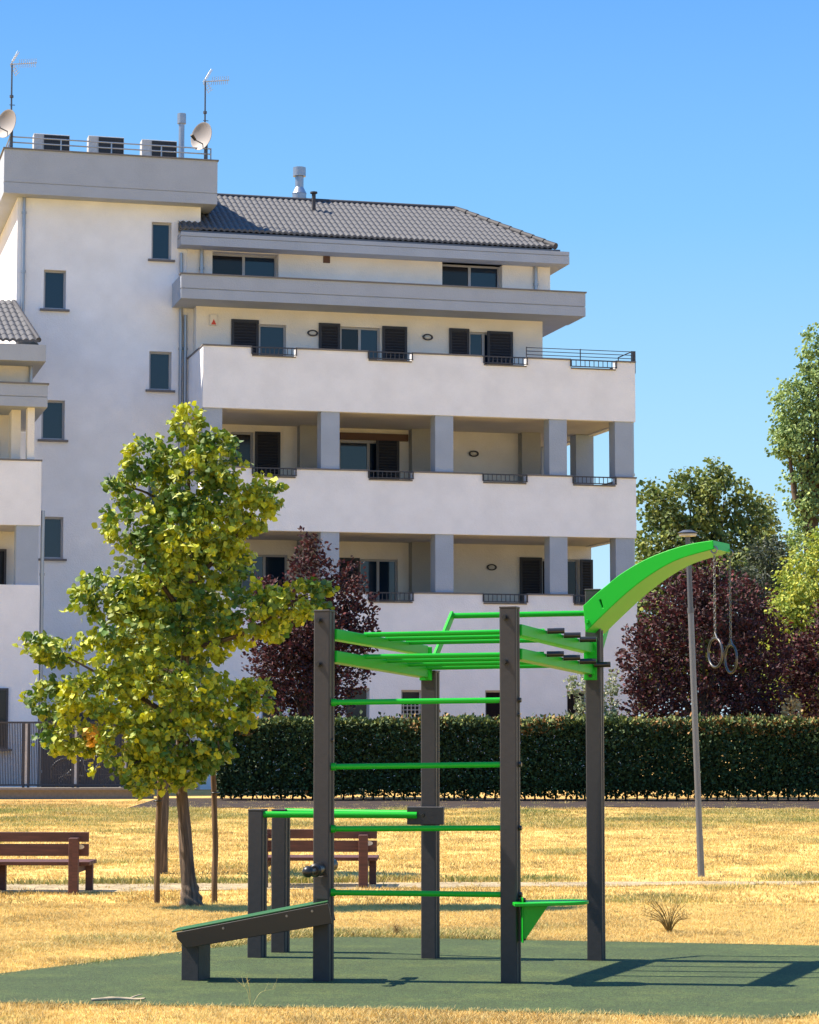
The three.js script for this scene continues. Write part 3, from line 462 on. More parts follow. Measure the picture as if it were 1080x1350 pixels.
// sloping sit-up board
{
  const a = V(-1.465, .325, -15.06), b = V(-.50, .512, -15.06), d = b.clone().sub(a), len = d.length(), ang = Math.atan2(d.y, d.x);
  const bd = add('sit_up_board', [rbx(0, len, -.008, .002, -.14, .12, .003)], M.boardGreen, rig); bd.position.copy(L(a.x, a.y, a.z)); bd.rotation.set(0, -.05, ang, 'YXZ');
  for (const z of [.10, -.15]) { const s = new THREE.Shape(); s.moveTo(.03, -.014); s.lineTo(len, -.014); s.lineTo(len, -.135); s.lineTo(.07, -.115); s.lineTo(.03, -.05); s.closePath(); add('side_panel', meterUV(new THREE.ExtrudeGeometry(s, { depth: .02, bevelEnabled: true, bevelSize: .003, bevelThickness: .003, bevelSegments: 1 }).translate(0, 0, z)), M.black, bd); }
  const bolts = []; for (const x of [.32, .72, .88]) bolts.push(rod(V(x, -.04, .123), V(x, -.04, .133), .008, .007, 8)); add('bolt', bolts, M.steel, bd);
  const lg = rbx(-.058, .058, .005, .30, -.12, .08, .006); lg.rotateY(TURN); const lo = add('board_leg', lg, M.anthracite, rig); lo.position.copy(L(-1.34, 0, -15.1));
  const rp = rbx(-.04, .05, .52, .66, 0, .006, .003); rp.rotateY(TURN); const ro = add('roller_plate', rp, M.anthracite, rig); const q = V(-.535, 0, -15.03).addScaledVector(F1, .055); ro.position.copy(L(q.x, 0, q.z));
  // padded foot rollers across the post
  const ax = V(-.22, -.03, .97).normalize(), m = V(-.545, .708, -15.03); const e0 = m.clone().addScaledVector(ax, .26), e1 = m.clone().addScaledVector(ax, -.26).add(V(.02, 0, 0));
  const rl = add('foot_roller_axle', [rod(L(e0.x, e0.y, e0.z), L(e1.x, e1.y, e1.z), .013, .013, 10)], M.steel, rig);
  for (const [s, t] of [[.065, .17], [-.10, -.24]]) { const p = m.clone().addScaledVector(ax, s), r = m.clone().addScaledVector(ax, t); const k = Math.sign(t); add('foot_roller', [rod(L(p.x, p.y, p.z), L(r.x, r.y, r.z), .042, .042, 20), rod(L(r.x, r.y, r.z), L(r.x + ax.x * .015 * k, r.y + ax.y * .015 * k, r.z + ax.z * .015 * k), .042, .03, 20)], M.black, rl); }
  const kb = new THREE.SphereGeometry(.036, 18, 12); const ke = L(e0.x - .02, e0.y, e0.z); kb.translate(ke.x, ke.y, ke.z); add('knob', kb, M.black, rl);
}
// step plate on the near post
{
  const p = V(.625, 0, -14.92).addScaledVector(W1, .055), o = new THREE.Group(); 
  const s = new THREE.Shape(); s.moveTo(-.05, -.13); s.lineTo(.26, -.13); s.quadraticCurveTo(.40, -.12, .41, -.02); s.lineTo(.41, .02); s.quadraticCurveTo(.40, .12, .26, .13); s.lineTo(-.05, .13); s.closePath();
  const g = new THREE.ExtrudeGeometry(s, { depth: .012, bevelEnabled: true, bevelSize: .004, bevelThickness: .004, bevelSegments: 2 }).rotateX(-Math.PI / 2); g.rotateZ(.02);
  const st = add('step_plate', g, M.green, rig); st.position.copy(L(p.x + .01, .497, p.z + .05)); st.rotation.y = .06;
  for (const z of [-.05, .05]) { const t = new THREE.Shape(); t.moveTo(.0, 0); t.lineTo(.15, 0); t.lineTo(.012, -.20); t.lineTo(0, -.20); t.closePath(); add('gusset', new THREE.ExtrudeGeometry(t, { depth: .006, bevelEnabled: false }).translate(0.01, -.004, z), M.green, st); }
  add('back_plate', [rbx(0, .008, -.23, .045, -.06, .06, .003)], M.green, st); add('bolt', [rod(V(.008, .03, .03), V(.024, .03, .03), .014, .012, 10), rod(V(.008, -.205, .03), V(.024, -.205, .03), .014, .012, 10)], M.black, st);
}

// ------------------------------------------------------------------ leaves and trees
function leafGeo(len, wid, fold = .25, droop = .25) {
  const pts = [[0, 0], [.28, .42], [.55, .5], [.8, .28], [1, 0]], pos = [], idx = [];
  pts.forEach(([t, w]) => { const y = t * len, z = -droop * len * t * t; pos.push(0, y, z, -w * wid, y, z + fold * w * wid, w * wid, y, z + fold * w * wid); });
  for (let i = 0; i < 4; i++) { const a = i * 3, b = a + 3; idx.push(a, a + 2, b, a + 2, b + 2, b, a, b, a + 1, a + 1, b, b + 1); }
  const g = new THREE.BufferGeometry(); g.setAttribute('position', new THREE.Float32BufferAttribute(pos, 3)); g.setIndex(idx); g.computeVertexNormals(); return g;
}
function smallLeaf(len, wid) { const g = new THREE.BufferGeometry(); g.setAttribute('position', new THREE.Float32BufferAttribute([0, 0, 0, -wid / 2, len * .5, wid * .15, wid / 2, len * .5, wid * .15, 0, len, -len * .12], 3)); g.setIndex([0, 2, 1, 1, 2, 3]); g.computeVertexNormals(); return g; }
const leafMat = (t = .35, r = .75) => new THREE.MeshPhysicalMaterial({ color: 0xffffff, roughness: r, transmission: t, thickness: 0, side: THREE.DoubleSide });
const leafLinden = leafMat(.36, .7), leafThin = leafMat(.3, .92), leafPlum = leafMat(.22, .9), leafHedge = leafMat(.06, .7);
const up = V(0, 1, 0);
// scatters leaves; spots: [{p, dir}] in the parent's space; colour(p, i) -> Color
function scatter(name, geo, mat, spots, size, colour, parent) {
  const im = new THREE.InstancedMesh(geo, mat, spots.length), m = new THREE.Matrix4(), q = new THREE.Quaternion(), q2 = new THREE.Quaternion(), s = V(1, 1, 1);
  spots.forEach(({ p, dir }, i) => {
    q.setFromUnitVectors(up, dir); q2.setFromAxisAngle(up, rnd() * Math.PI * 2); q.multiply(q2);
    const k = rr(size[0], size[1]); s.set(k, k, k); m.compose(p, q, s); im.setMatrixAt(i, m); im.setColorAt(i, colour(p, i));
  });
  im.name = name; im.userData.kind = 'stuff'; parent.add(im); return im;
}
// clumps: [x, y, z, rx, ry, rz, weight]; twigs on each clump carry small sprays of leaves
function foliage(clumps, count, { spray = 8, sprayR = .12, shell = .55, droop = .3, out = .6 } = {}) {
  const spots = [], tot = clumps.reduce((a, c) => a + (c[6] ?? 1) * Math.pow(c[3] * c[4] * c[5], .667), 0);
  for (const c of clumps) {
    const n = Math.round(count * (c[6] ?? 1) * Math.pow(c[3] * c[4] * c[5], .667) / tot / spray);
    for (let i = 0; i < n; i++) {
      const d = V(gauss(), gauss(), gauss()).normalize(), k = shell + (1.04 - shell) * Math.pow(rnd(), .7) + .10 * gauss();
      const ctr = V(c[0] + d.x * c[3] * k, c[1] + d.y * c[4] * k, c[2] + d.z * c[5] * k), tone = rnd();
      for (let j = 0; j < spray; j++) {
        const p = ctr.clone().add(V(gauss() * sprayR, gauss() * sprayR * .8, gauss() * sprayR));
        const dir = V(gauss() * .8 + d.x * out, gauss() * .6 - droop + d.y * out * .5, gauss() * .8 + d.z * out).normalize(); p.tone = tone; p.out = k; spots.push({ p, dir });
      }
    }
  }
  return spots;
}
const mixC = (a, b, t) => lin(a[0] + (b[0] - a[0]) * t, a[1] + (b[1] - a[1]) * t, a[2] + (b[2] - a[2]) * t);

// young linden by the rig
{
  const B = V(-1.97, 0, -21.35), o = thing('linden_tree', 'young linden tree with yellowing green leaves tied between wooden stakes', 'tree', B.toArray());
  const P = (px, py, dz = 0) => V((px - 246) / 147.6, (1195 - py) / 147.6 - .0, dz);   // crown laid out in metres from the trunk's foot
  const C = (px, py, rx, ry, dz = 0, w = 1) => { const p = P(px, py, dz); return [p.x, p.y, p.z, rx / 147.6, ry / 147.6, Math.max(rx, ry) * .85 / 147.6, w]; };
  const tr = [limb([V(.04, 0, 0), V(.0, .4, .0), V(-.06, 1.2, .01), P(240, 900), P(246, 760, .03), P(244, 620)], [.076, .054, .044, .036, .026, .01])];
  tr.push(limb([V(.045, -.02, 0), V(.035, .06, 0), V(.02, .2, 0)], [.118, .09, .07]));
  for (const [a, b, c] of [[960, [180, 920, .2], [90, 870, .3]], [940, [300, 930, -.2], [330, 900, -.1]], [900, [150, 850, -.2], [120, 800, -.2]], [860, [320, 840, .15], [400, 790, .2]], [820, [200, 760, .2], [170, 720, .2]], [780, [300, 720, 0], [330, 680, 0]], [740, [200, 660, -.1], [150, 640, -.1]], [960, [200, 1000, .35], [180, 1010, .5]], [980, [290, 1000, .3], [290, 980, .4]]]) tr.push(limb([P(243, a), P(...b), P(...c)], [.03, .018, .006], 7));
  add('trunk', tr, M.bark, o);
  const cl = [C(240, 560, 22, 34), C(195, 610, 42, 40), C(285, 610, 38, 48, .1), C(240, 640, 70, 62), C(150, 640, 22, 18), C(180, 695, 52, 46, .1), C(300, 680, 56, 52, 0), C(345, 655, 22, 34), C(240, 720, 74, 54, .15), C(285, 745, 50, 45, -.1), C(215, 790, 60, 50, .2), C(130, 790, 44, 36, .1), C(175, 800, 48, 40, .2), C(330, 815, 56, 46, .15), C(385, 800, 42, 34, .2), C(415, 785, 22, 18, .2), C(270, 830, 56, 50), C(180, 855, 66, 46, .3), C(85, 860, 40, 28, .2), C(45, 852, 20, 12, .2), C(70, 925, 38, 30, .15), C(130, 920, 62, 46, .3), C(220, 920, 74, 56, .35), C(295, 930, 52, 44, .1), C(335, 920, 30, 22, .1), C(95, 975, 42, 30, .25), C(170, 985, 62, 46, .4), C(240, 985, 64, 46, .3), C(285, 990, 32, 28, .2), C(200, 1025, 40, 24, .35), C(245, 1015, 40, 26, .2)];
  const sp = foliage(cl.map((c) => [c[0], c[1], c[2], c[3] * .88, c[4] * .84, c[5] * .8]), 25000, { spray: 14, sprayR: .062, shell: .4, droop: .5 });
  scatter('crown', leafGeo(.051, .052), leafLinden, sp, [.55, 1.35], (p) => {
    const patch = smooth(.48, .62, fbm(p.x * 3.2 + 20, p.y * 3.2 + p.z * 2, 151, 1 << 18, 2)), yel = clamp((p.tone > .52 ? .55 : .08) * rr(.4, 1.2) + .5 * patch * rr(.2, 1.1));  // yellow is part real yellowing, part sunlit leaves painted into the colour
    if (p.z > 0 && Math.hypot(p.x + .80, p.y - 1.52) < .09 && rnd() < .75) return mixC([.80, .46, .02], [.66, .32, .02], rnd());
    return mixC([.05, .155, .008], [.74, .74, .02], yel).multiplyScalar(rr(.7, 1.2));
  }, o);
}
{ // stakes beside the trunk
  [[-2.25, -21.5, 1.12, 'wooden stake left of the young linden trunk, reddish brown'.replace('left of', 'on the bench side of')], [-1.755, -21.7, 1.2, 'wooden stake on the rig side of the young linden trunk, mossy brown']].forEach(([x, z, h, lab], i) => {
    const o = thing('tree_stake', lab, 'stake', [x, 0, z], 0, 'stakes at the young linden');
    add('pole', [limb([V(0, 0, 0), V(.004, h * .5, 0), V(i ? -.02 : .02, h, 0)], [.027, .026, .025], 12), rod(V(i ? -.02 : .02, h, 0), V(i ? -.021 : .021, h + .03, 0), .025, .012, 12)], M.stake, o);
    const t = new THREE.TorusGeometry(.031, .008, 8, 16); t.rotateX(Math.PI / 2); t.translate(0, h * .82, 0); add('tie_band', t, M.black, o);
  });
}
{ // second young tree further back
  const B = V(-2.66, 0, -25.8), o = thing('linden_tree', 'slim young tree with pale trunk hidden behind the staked linden', 'tree', B.toArray());
  add('trunk', [limb([V(0, 0, 0), V(.02, .8, 0), V(.0, 1.8, 0), V(.05, 3, 0)], [.07, .055, .045, .015]), limb([V(0, 1.6, 0), V(.3, 2.1, .1), V(.4, 2.4, .1)], [.025, .015, .006]), limb([V(0, 1.9, 0), V(-.25, 2.4, .1), V(-.3, 2.7, .1)], [.025, .015, .006])], M.bark, o);
  const sp = foliage([[0, 2.3, 0, .6, .6, .6], [.2, 2.9, 0, .5, .5, .5], [-.1, 3.3, 0, .35, .4, .35]], 2600, { spray: 7, sprayR: .08, shell: .3, droop: .45 });
  scatter('crown', leafGeo(.085, .085), leafLinden, sp, [.7, 1.15], (p) => mixC([.06, .13, .02], [.28, .33, .045], p.tone * rnd()), o);
}
// purple-leaved plums and other trees behind the hedge
function tree(name, lab, B, trunkR, trunkTop, clumps, n, geo, mat, size, colour, opt, group) {
  const o = thing(name, lab, 'tree', B, 0, group), tr = [limb([V(0, 0, 0), V(.03, trunkTop * .4, .02), V(-.02, trunkTop, 0)], [trunkR, trunkR * .75, trunkR * .4])];
  for (const c of clumps) tr.push(limb([V(0, Math.min(trunkTop * rr(.35, .85), c[1]), 0), V(c[0] * .5, (trunkTop * .6 + c[1]) / 2, c[2] * .5), V(c[0], c[1], c[2])], [trunkR * .5, trunkR * .28, trunkR * .08], 6));
  add('trunk', tr, M.bark, o); scatter('crown', geo, mat, foliage(clumps, n, opt), size, colour, o); return o;
}
const plumC = (p) => mixC([.022, .004, .007], [.145, .025, .030], Math.pow(rnd(), 1.8) * (.5 + p.tone * .7));
const plumLeaf = leafGeo(.085, .055, .2, .15);
tree('plum_tree', 'purple-leaved plum tree before the balconies, thin upright top shoots', [-2.2, .1, -51.6], .11, 2.6, [[0, 2.0, 0, .9, .75, .8], [-.55, 2.6, .1, .85, .75, .8], [.5, 2.7, 0, .85, .8, .8], [-.1, 3.4, .1, 1.05, .75, .9], [-.75, 3.9, 0, .6, .75, .6], [.0, 4.4, 0, .5, .95, .5], [.25, 4.9, 0, .28, .75, .3, .6], [.75, 4.2, 0, .5, .85, .5], [1.1, 3.7, 0, .4, .9, .4, .7], [1.35, 3.3, 0, .24, .6, .3, .6], [-.05, 5.2, 0, .22, .5, .22, .45], [-1.05, 4.3, 0, .3, .5, .3, .6], [.3, 3.5, .2, .8, .7, .6], [-.4, 3.2, .3, .8, .7, .6]], 19000, plumLeaf, leafPlum, [.7, 1.25], plumC, { spray: 9, sprayR: .13, shell: .25, droop: -.15 });
tree('plum_tree', 'large round purple-leaved plum tree behind the lamp post', [6.4, .1, -52.2], .14, 2.4, [[0, 1.9, 0, 1.5, .9, 1.2], [-1.0, 2.6, .2, .85, 1.1, .8], [.9, 2.6, .2, 1.05, 1.1, .9], [-.2, 3.4, .2, 1.25, 1.1, 1], [.5, 4.0, 0, .95, .85, .8], [-.5, 4.1, 0, .75, .7, .7], [.05, 4.7, 0, .5, .5, .5], [1.3, 3.3, 0, .6, .8, .6], [-1.45, 3.0, .1, .35, .6, .4], [1.2, 2.0, .2, .8, .8, .7], [-1.3, 1.9, .2, .6, .7, .6]], 21000, plumLeaf, leafPlum, [.7, 1.3], plumC, { spray: 10, sprayR: .14, shell: .3, droop: -.2 });
tree('plum_tree', 'purple-leaved plum tree beside the yellow-green tree', [9.3, .1, -53.5], .12, 2.2, [[0, 2, 0, 1.1, .9, 1], [.1, 3.0, 0, 1.0, 1.0, .9], [.5, 3.8, 0, .8, .7, .7], [-.7, 2.8, 0, .5, .8, .5]], 10000, plumLeaf, leafPlum, [.7, 1.3], plumC, { spray: 10, sprayR: .14, shell: .3, droop: -.2 });
const bigLeaf = leafGeo(.135, .115, .2, .2);
tree('maple_tree', 'broad dark green maple tree behind the building corner', [9.4, 0, -75], .3, 6, [[-.8, 4.2, 0, 2, 1.8, 1.8], [1.2, 4.4, 0, 1.8, 1.8, 1.6], [0, 6.2, 0, 2.1, 1.7, 1.8], [-1.2, 7.0, .2, 1.2, 1.3, 1.2], [1.2, 6.7, .3, 1.2, 1.2, 1.2], [-.6, 8.4, .2, 1.05, 1.1, 1], [.5, 8.6, .1, .9, 1.1, .9], [-1.6, 8.5, 0, .6, .9, .7], [.2, 9.4, 0, .45, .6, .5], [1.5, 8.0, 0, .6, .8, .6], [2.0, 5.6, .3, .7, .8, .8], [-2, 5.5, .2, .6, 1, .7], [-3.0, 4.6, 0, 1.0, 1.3, 1], [-2.4, 3.2, 0, 1.1, 1, 1]], 34000, bigLeaf, leafThin, [.7, 1.2], (p) => mixC([.055, .11, .02], [.40, .43, .07], rr(.1, .8) * (p.tone > .5 ? 1 : .35)), { spray: 20, sprayR: .24, shell: .35, droop: .3 });
tree('poplar_tree', 'tall slender poplar tree with pale green shimmering leaves', [13.3, 0, -79], .3, 11, [[0, 5, 0, .9, 1.6, .9], [-.2, 7.5, 0, .6, 1.4, .7], [.1, 9.4, 0, .95, 1.3, .9], [-.1, 10.9, 0, 1.15, 1.3, 1], [-.45, 12.0, 0, .75, 1.2, .8], [.5, 12.6, 0, .8, 1.5, .8], [.4, 14.0, 0, .5, 1.0, .6], [1.2, 10.8, 0, .9, 1.6, .9], [1.2, 13.2, 0, .8, 1.3, .8], [-.75, 11.0, .2, .45, .6, .5], [1.0, 7.5, 0, .8, 1.5, .8]], 26000, leafGeo(.115, .085, .2, .2), leafThin, [.7, 1.25], (p) => mixC([.09, .18, .045], [.52, .64, .20], rnd() * (.3 + .8 * p.tone)), { spray: 18, sprayR: .2, shell: .35, droop: .7 });
tree('ash_tree', 'light green feathery tree between the maple and the poplar', [11.4, 0, -77], .18, 6, [[0, 4.0, 0, .9, 1.2, .8], [.2, 5.6, 0, .8, 1.1, .7], [-.1, 7.0, 0, .6, .9, .6], [.1, 8.2, 0, .45, .7, .5], [.6, 6.6, 0, .4, .7, .5]], 6500, leafGeo(.12, .085, .2, .2), leafThin, [.7, 1.2], (p) => mixC([.08, .14, .04], [.5, .52, .15], rnd() * (.3 + .8 * p.tone)), { spray: 10, sprayR: .22, shell: .4, droop: .5 });
tree('cedar_tree', 'dark blue-green conifer with tiered branches behind the plum', [9.9, 0, -66], .2, 5.5, [[0, 2.5, 0, 1.4, .5, 1.2], [.5, 3.5, 0, 1.25, .45, 1.1], [-.5, 4.2, 0, 1.0, .4, 1], [.3, 4.9, 0, 1.2, .4, 1], [-.2, 5.6, 0, .9, .4, .9], [0, 6.3, 0, .6, .4, .6]], 8000, smallLeaf(.2, .06), leafThin, [.7, 1.2], (p) => mixC([.015, .035, .022], [.11, .14, .06], Math.pow(rnd(), 2)), { spray: 14, sprayR: .2, shell: .25, droop: .1 });
tree('robinia_tree', 'yellow-green tree with golden foliage behind the hedge', [9.75, .05, -59], .14, 4.4, [[0, 2.6, 0, 1.0, .8, .8], [-.3, 3.6, 0, .8, .8, .8], [.3, 4.3, 0, .95, .8, .8], [.2, 5.2, 0, .8, .7, .7], [.7, 5.9, 0, .6, .6, .6], [-.5, 4.4, .1, .45, .6, .5]], 12000, leafGeo(.095, .065, .2, .2), leafThin, [.7, 1.2], (p) => mixC([.17, .28, .03], [.66, .64, .08], rnd() * (.35 + .8 * p.tone)), { spray: 10, sprayR: .16, shell: .35, droop: .5 });
function shrub(lab, B, clumps, n, geo, size, colour, name = 'shrub') { const o = thing(name, lab, 'shrub', B); const st = []; for (const c of clumps) st.push(limb([V(rr(-.05, .05), 0, rr(-.05, .05)), V(c[0] * .6, c[1] * .5, c[2] * .6), V(c[0], c[1], c[2])], [.018, .012, .004], 6)); add('stems', st, M.bark, o); scatter('foliage', geo, leafThin, foliage(clumps, n, { spray: 8, sprayR: .09, shell: .35, droop: -.1 }), size, colour, o); return o; }
shrub('pale green shrub with silvery leaves against the white wall behind the post', [3.95, .05, -51.5], [[0, 1.7, 0, .5, .4, .4], [-.25, 2.2, 0, .28, .4, .3], [.3, 2.1, 0, .26, .35, .3], [-.1, 2.6, 0, .16, .3, .2], [.45, 2.5, 0, .1, .25, .15], [-.45, 2.35, 0, .1, .3, .15], [0, 1.1, 0, .5, .5, .4]], 2300, plumLeaf, [.6, 1.1], (p) => mixC([.12, .18, .06], [.62, .62, .46], rnd() * (.3 + .7 * p.tone)));
shrub('loose green shrub beside the ochre dry bush behind the hedge', [9.35, .05, -51.3], [[0, 1.6, 0, .55, .5, .4], [.35, 2.1, 0, .5, .5, .4], [-.2, 2.3, 0, .3, .35, .3], [.1, 1.0, 0, .6, .5, .4]], 4200, plumLeaf, [.6, 1.1], (p) => mixC([.05, .085, .02], [.26, .28, .07], rnd() * (.3 + .8 * p.tone)));
shrub('ochre dry bush with golden leaves behind the hedge', [8.15, .05, -51.4], [[0, 1.5, 0, .3, .35, .3], [.05, 1.85, 0, .18, .3, .2], [0, 1.0, 0, .3, .4, .3]], 1300, plumLeaf, [.6, 1.2], (p) => mixC([.40, .26, .10], [.75, .55, .25], rnd()));

// clipped hedge
{
  const x0 = -4.0, x1 = 11.5, z0 = -50.35, z1 = -49.45, o = thing('hedge', 'long clipped dark green hedge along the edge of the lawn', 'hedge', [0, .02, 0]);
  const st = []; for (let x = x0 + .1; x < x1; x += .21) { const z = rr(z0 + .35, z1 - .35), a = V(x, -.03, z); st.push(limb([a, V(x + rr(-.06, .06), .3, z + rr(-.08, .08)), V(x + rr(-.15, .15), 1.1, z + rr(-.15, .15))], [.022, .016, .006], 6)); }
  add('stems', st, M.bark, o);
  const spots = [], n = 120000;
  for (let i = 0; i < n; i++) {
    const x = rr(x0, x1), bump = .12 * (fbm(x * .9, 3, 121, 1 << 18, 3) - .5) + .07 * (vnoise(x * 4, 7, 122) - .5), top = 1.655 + bump;
    let y, z, d; const k = rnd();
    if (k < .46) { y = .10 + (top - .12) * rnd(); z = z1 - Math.pow(rnd(), 1.6) * .3 + .26 * (fbm(x * 1.3, y * 1.6, 123, 1 << 18, 3) - .5); d = V(gauss(), gauss() + .15, .9 + gauss()); }
    else if (k < .62) { y = top - Math.pow(rnd(), 1.5) * .25 + .03 * gauss(); z = rr(z0, z1); d = V(gauss(), 1 + gauss(), gauss()); }
    else if (k < .88) { y = .10 + (top - .12) * rnd(); z = rr(z0 + .1, z1 - .2); d = V(gauss(), gauss(), gauss()); }
    else { y = .10 + (top - .12) * rnd(); z = z0 + rnd() * .25; d = V(gauss(), gauss(), -.9 + gauss()); }
    if (y < .22 && rnd() < .55) y += .25; if (k > .46 && k < .475) y += .16 * rnd() * rnd();
    const p = V(x, y, z); p.tone = fbm(x * .8, y * 1.5, 124, 1 << 18, 3); spots.push({ p, dir: d.normalize() });
  }
  scatter('foliage', smallLeaf(.085, .06), leafHedge, spots, [.7, 1.35], (p) => { if (p.y > 1.35 && rnd() < .3 * smooth(.45, .6, p.tone)) return mixC([.30, .20, .05], [.32, .14, .04], rnd()); if (p.y > 1.56 && rnd() < .5) return mixC([.08, .12, .02], [.26, .28, .06], rnd()); return mixC([.02, .046, .012], [.085, .145, .03], rnd() * rnd() + .3 * (p.tone - .3)); }, o);  // topmost leaves coloured paler: a sunlit fringe painted into the foliage
}

// ------------------------------------------------------------------ fence, bicycle, benches, lamp
{
  const o = thing('metal_fence', 'dark metal fence with fine grille panels on a low concrete kerb', 'fence', [0, .1, -51]);
  const k = [-11.5, -5.45];
  const kb = add('kerb', [bx(k[0], k[1], -.15, .115, -.28, .22)], M.concrete, o); add('kerb_cap', [bx(k[0], k[1] + .02, .117, .165, -.3, .32)], M.concrete, kb);
  add('top_rail', [bx(k[0], -6.0, 1.52, 1.56, -.03, .03)], M.railing, o); add('bottom_rail', [bx(k[0], -6.0, .2, .235, -.03, .03)], M.railing, o);
  for (let i = 0; i < 6; i++) { const x = -11.3 + i * 1.053; add('fence_post', [bx(x - .075, x - .03, .166, 1.519, -.035, .035), bx(x + .03, x + .075, .166, 1.519, -.035, .035)], M.railing, o); add('painted_sunlit_strip', [bx(x - .027, x + .027, .24, 1.515, -.02, .02)], M.acBody, o); }  // pale strip on each post paints its sunlit edge
  const g = []; for (let x = -11.2; x < -6.05; x += .034) g.push(bx(x, x + .019, .236, 1.519, -.006, .006)); add('grille', g, M.railing, o);
}
{
  const o = thing('bicycle', 'dark parked bicycle with a pale saddle behind the metal fence', 'bicycle', [-6.85, .2, -51.5], .12);
  for (const x of [-.5, .5]) { const w = add('wheel', [(() => { const t = new THREE.TorusGeometry(.31, .018, 8, 36); t.translate(x, .33, 0); return t; })()], M.black, o); const s = []; for (let i = 0; i < 14; i++) { const a = i / 14 * Math.PI * 2; s.push(rod(V(x, .33, 0), V(x + Math.cos(a) * .3, .33 + Math.sin(a) * .3, 0), .002, .002, 4)); } s.push(rod(V(x, .33, -.04), V(x, .33, .04), .025)); add('spokes', s, M.steel, w); const mg = new THREE.TorusGeometry(.345, .014, 6, 20, Math.PI * .85); mg.translate(x, .33, 0); add('mudguard', mg, M.zincDark, w); }
  add('frame', [rod(V(-.5, .33, 0), V(-.05, .3, 0), .014), rod(V(-.05, .3, 0), V(-.2, .78, 0), .016), rod(V(-.05, .3, 0), V(.36, .72, 0), .02), rod(V(-.16, .62, 0), V(.34, .80, 0), .016), rod(V(-.5, .33, 0), V(-.17, .66, 0), .012), rod(V(.33, .88, 0), V(.5, .33, 0), .016)], M.zinc, o);
  const sd = new THREE.SphereGeometry(.12, 14, 10); sd.scale(1.1, .38, .7); sd.translate(-.22, .84, 0); add('saddle', sd, M.acBody, o);
  add('handlebar', [limb([V(.2, .98, -.25), V(.3, 1.0, -.12), V(.33, .98, 0), V(.3, 1.0, .12), V(.2, .98, .25)], [.012, .012, .012], 8), rod(V(.33, .86, 0), V(.33, .98, 0), .014)], M.steel, o);
  add('crank', [rod(V(-.05, .3, -.1), V(-.05, .3, .1), .012), rod(V(-.05, .3, .08), V(.06, .2, .08), .01), rod(V(-.05, .3, .02), V(-.05, .3, .03), .09, .09, 20)], M.black, o);
}
function bench(name, lab, x, z, len, sc = 1) {   // seen from behind: tall rear posts carry the back planks, the seat lies beyond
  const o = thing(name, lab, 'bench', [x, 0, z], -.03, 'park benches on the lawn');
  const e = len / 2, posts = len > 1.5 ? [-e + .13, 0, e - .13] : [-e + .13, e - .13];
  for (const p of posts) { const c = add('leg', [rbx(p - .045, p + .045, -.02, .525 * sc, -.02, .07, .008)], M.wood, o); add('leg', [rbx(p + .035, p + .105, -.02, .30 * sc, -.50, -.43, .006)], M.wood, o); add('seat_support', [rbx(p - .03, p + .04, .20 * sc, .262 * sc, -.46, -.022, .006)], M.wood, o); }
  const pl = (n, y0, y1, z0, z1) => add(n, [rbx(-e, e, y0 * sc, y1 * sc, z0, z1, .006)], M.wood, o);
  pl('back_plank', .485, .575, -.062, -.022); pl('back_plank', .355, .465, -.062, -.022);
  pl('seat_plank', .264, .30, -.52, -.39); pl('seat_plank', .264, .30, -.37, -.24); pl('seat_plank', .264, .30, -.22, -.09);
  const t = new THREE.CylinderGeometry(.03, .03, .006, 16); t.rotateX(Math.PI / 2); t.scale(1.35, .75, 1); t.translate(e - .08, .44 * sc, -.018); add('badge', t, M.alarm, o); return o;
}
bench('park_bench', 'brown wooden park bench at the lawn path near the fence side', -4.0, -22.75, 1.94, 1.02);
bench('park_bench', 'brown wooden park bench seen through the workout rig posts', -.94, -23.6, 1.24, 1);
{
  const o = thing('street_lamp', 'slim grey steel lamp post with flat disc head beside the footpath', 'lamp post', [3.06, 0, -25.3]); const a = V(0, 0, 0), b = V(-.105, 3.58, 0);
  add('pole', [rod(a, a.clone().lerp(b, .12), .038, .036, 16), rod(a.clone().lerp(b, .12), a.clone().lerp(b, .78), .033, .031, 16)], M.lampSteel, o);
  add('pole_top', [rod(a.clone().lerp(b, .78), b, .028, .026, 16), rod(a.clone().lerp(b, .775), a.clone().lerp(b, .79), .036, .036, 16)], M.zincDark, o);
  const hd = new THREE.CylinderGeometry(.05, .11, .03, 28); hd.translate(b.x, b.y + .06, 0); const h = add('lamp_head', hd, M.zincDark, o); const d = new THREE.CylinderGeometry(.095, .09, .02, 28); d.translate(b.x, b.y + .022, 0); add('diffuser', d, M.frame, h);
}

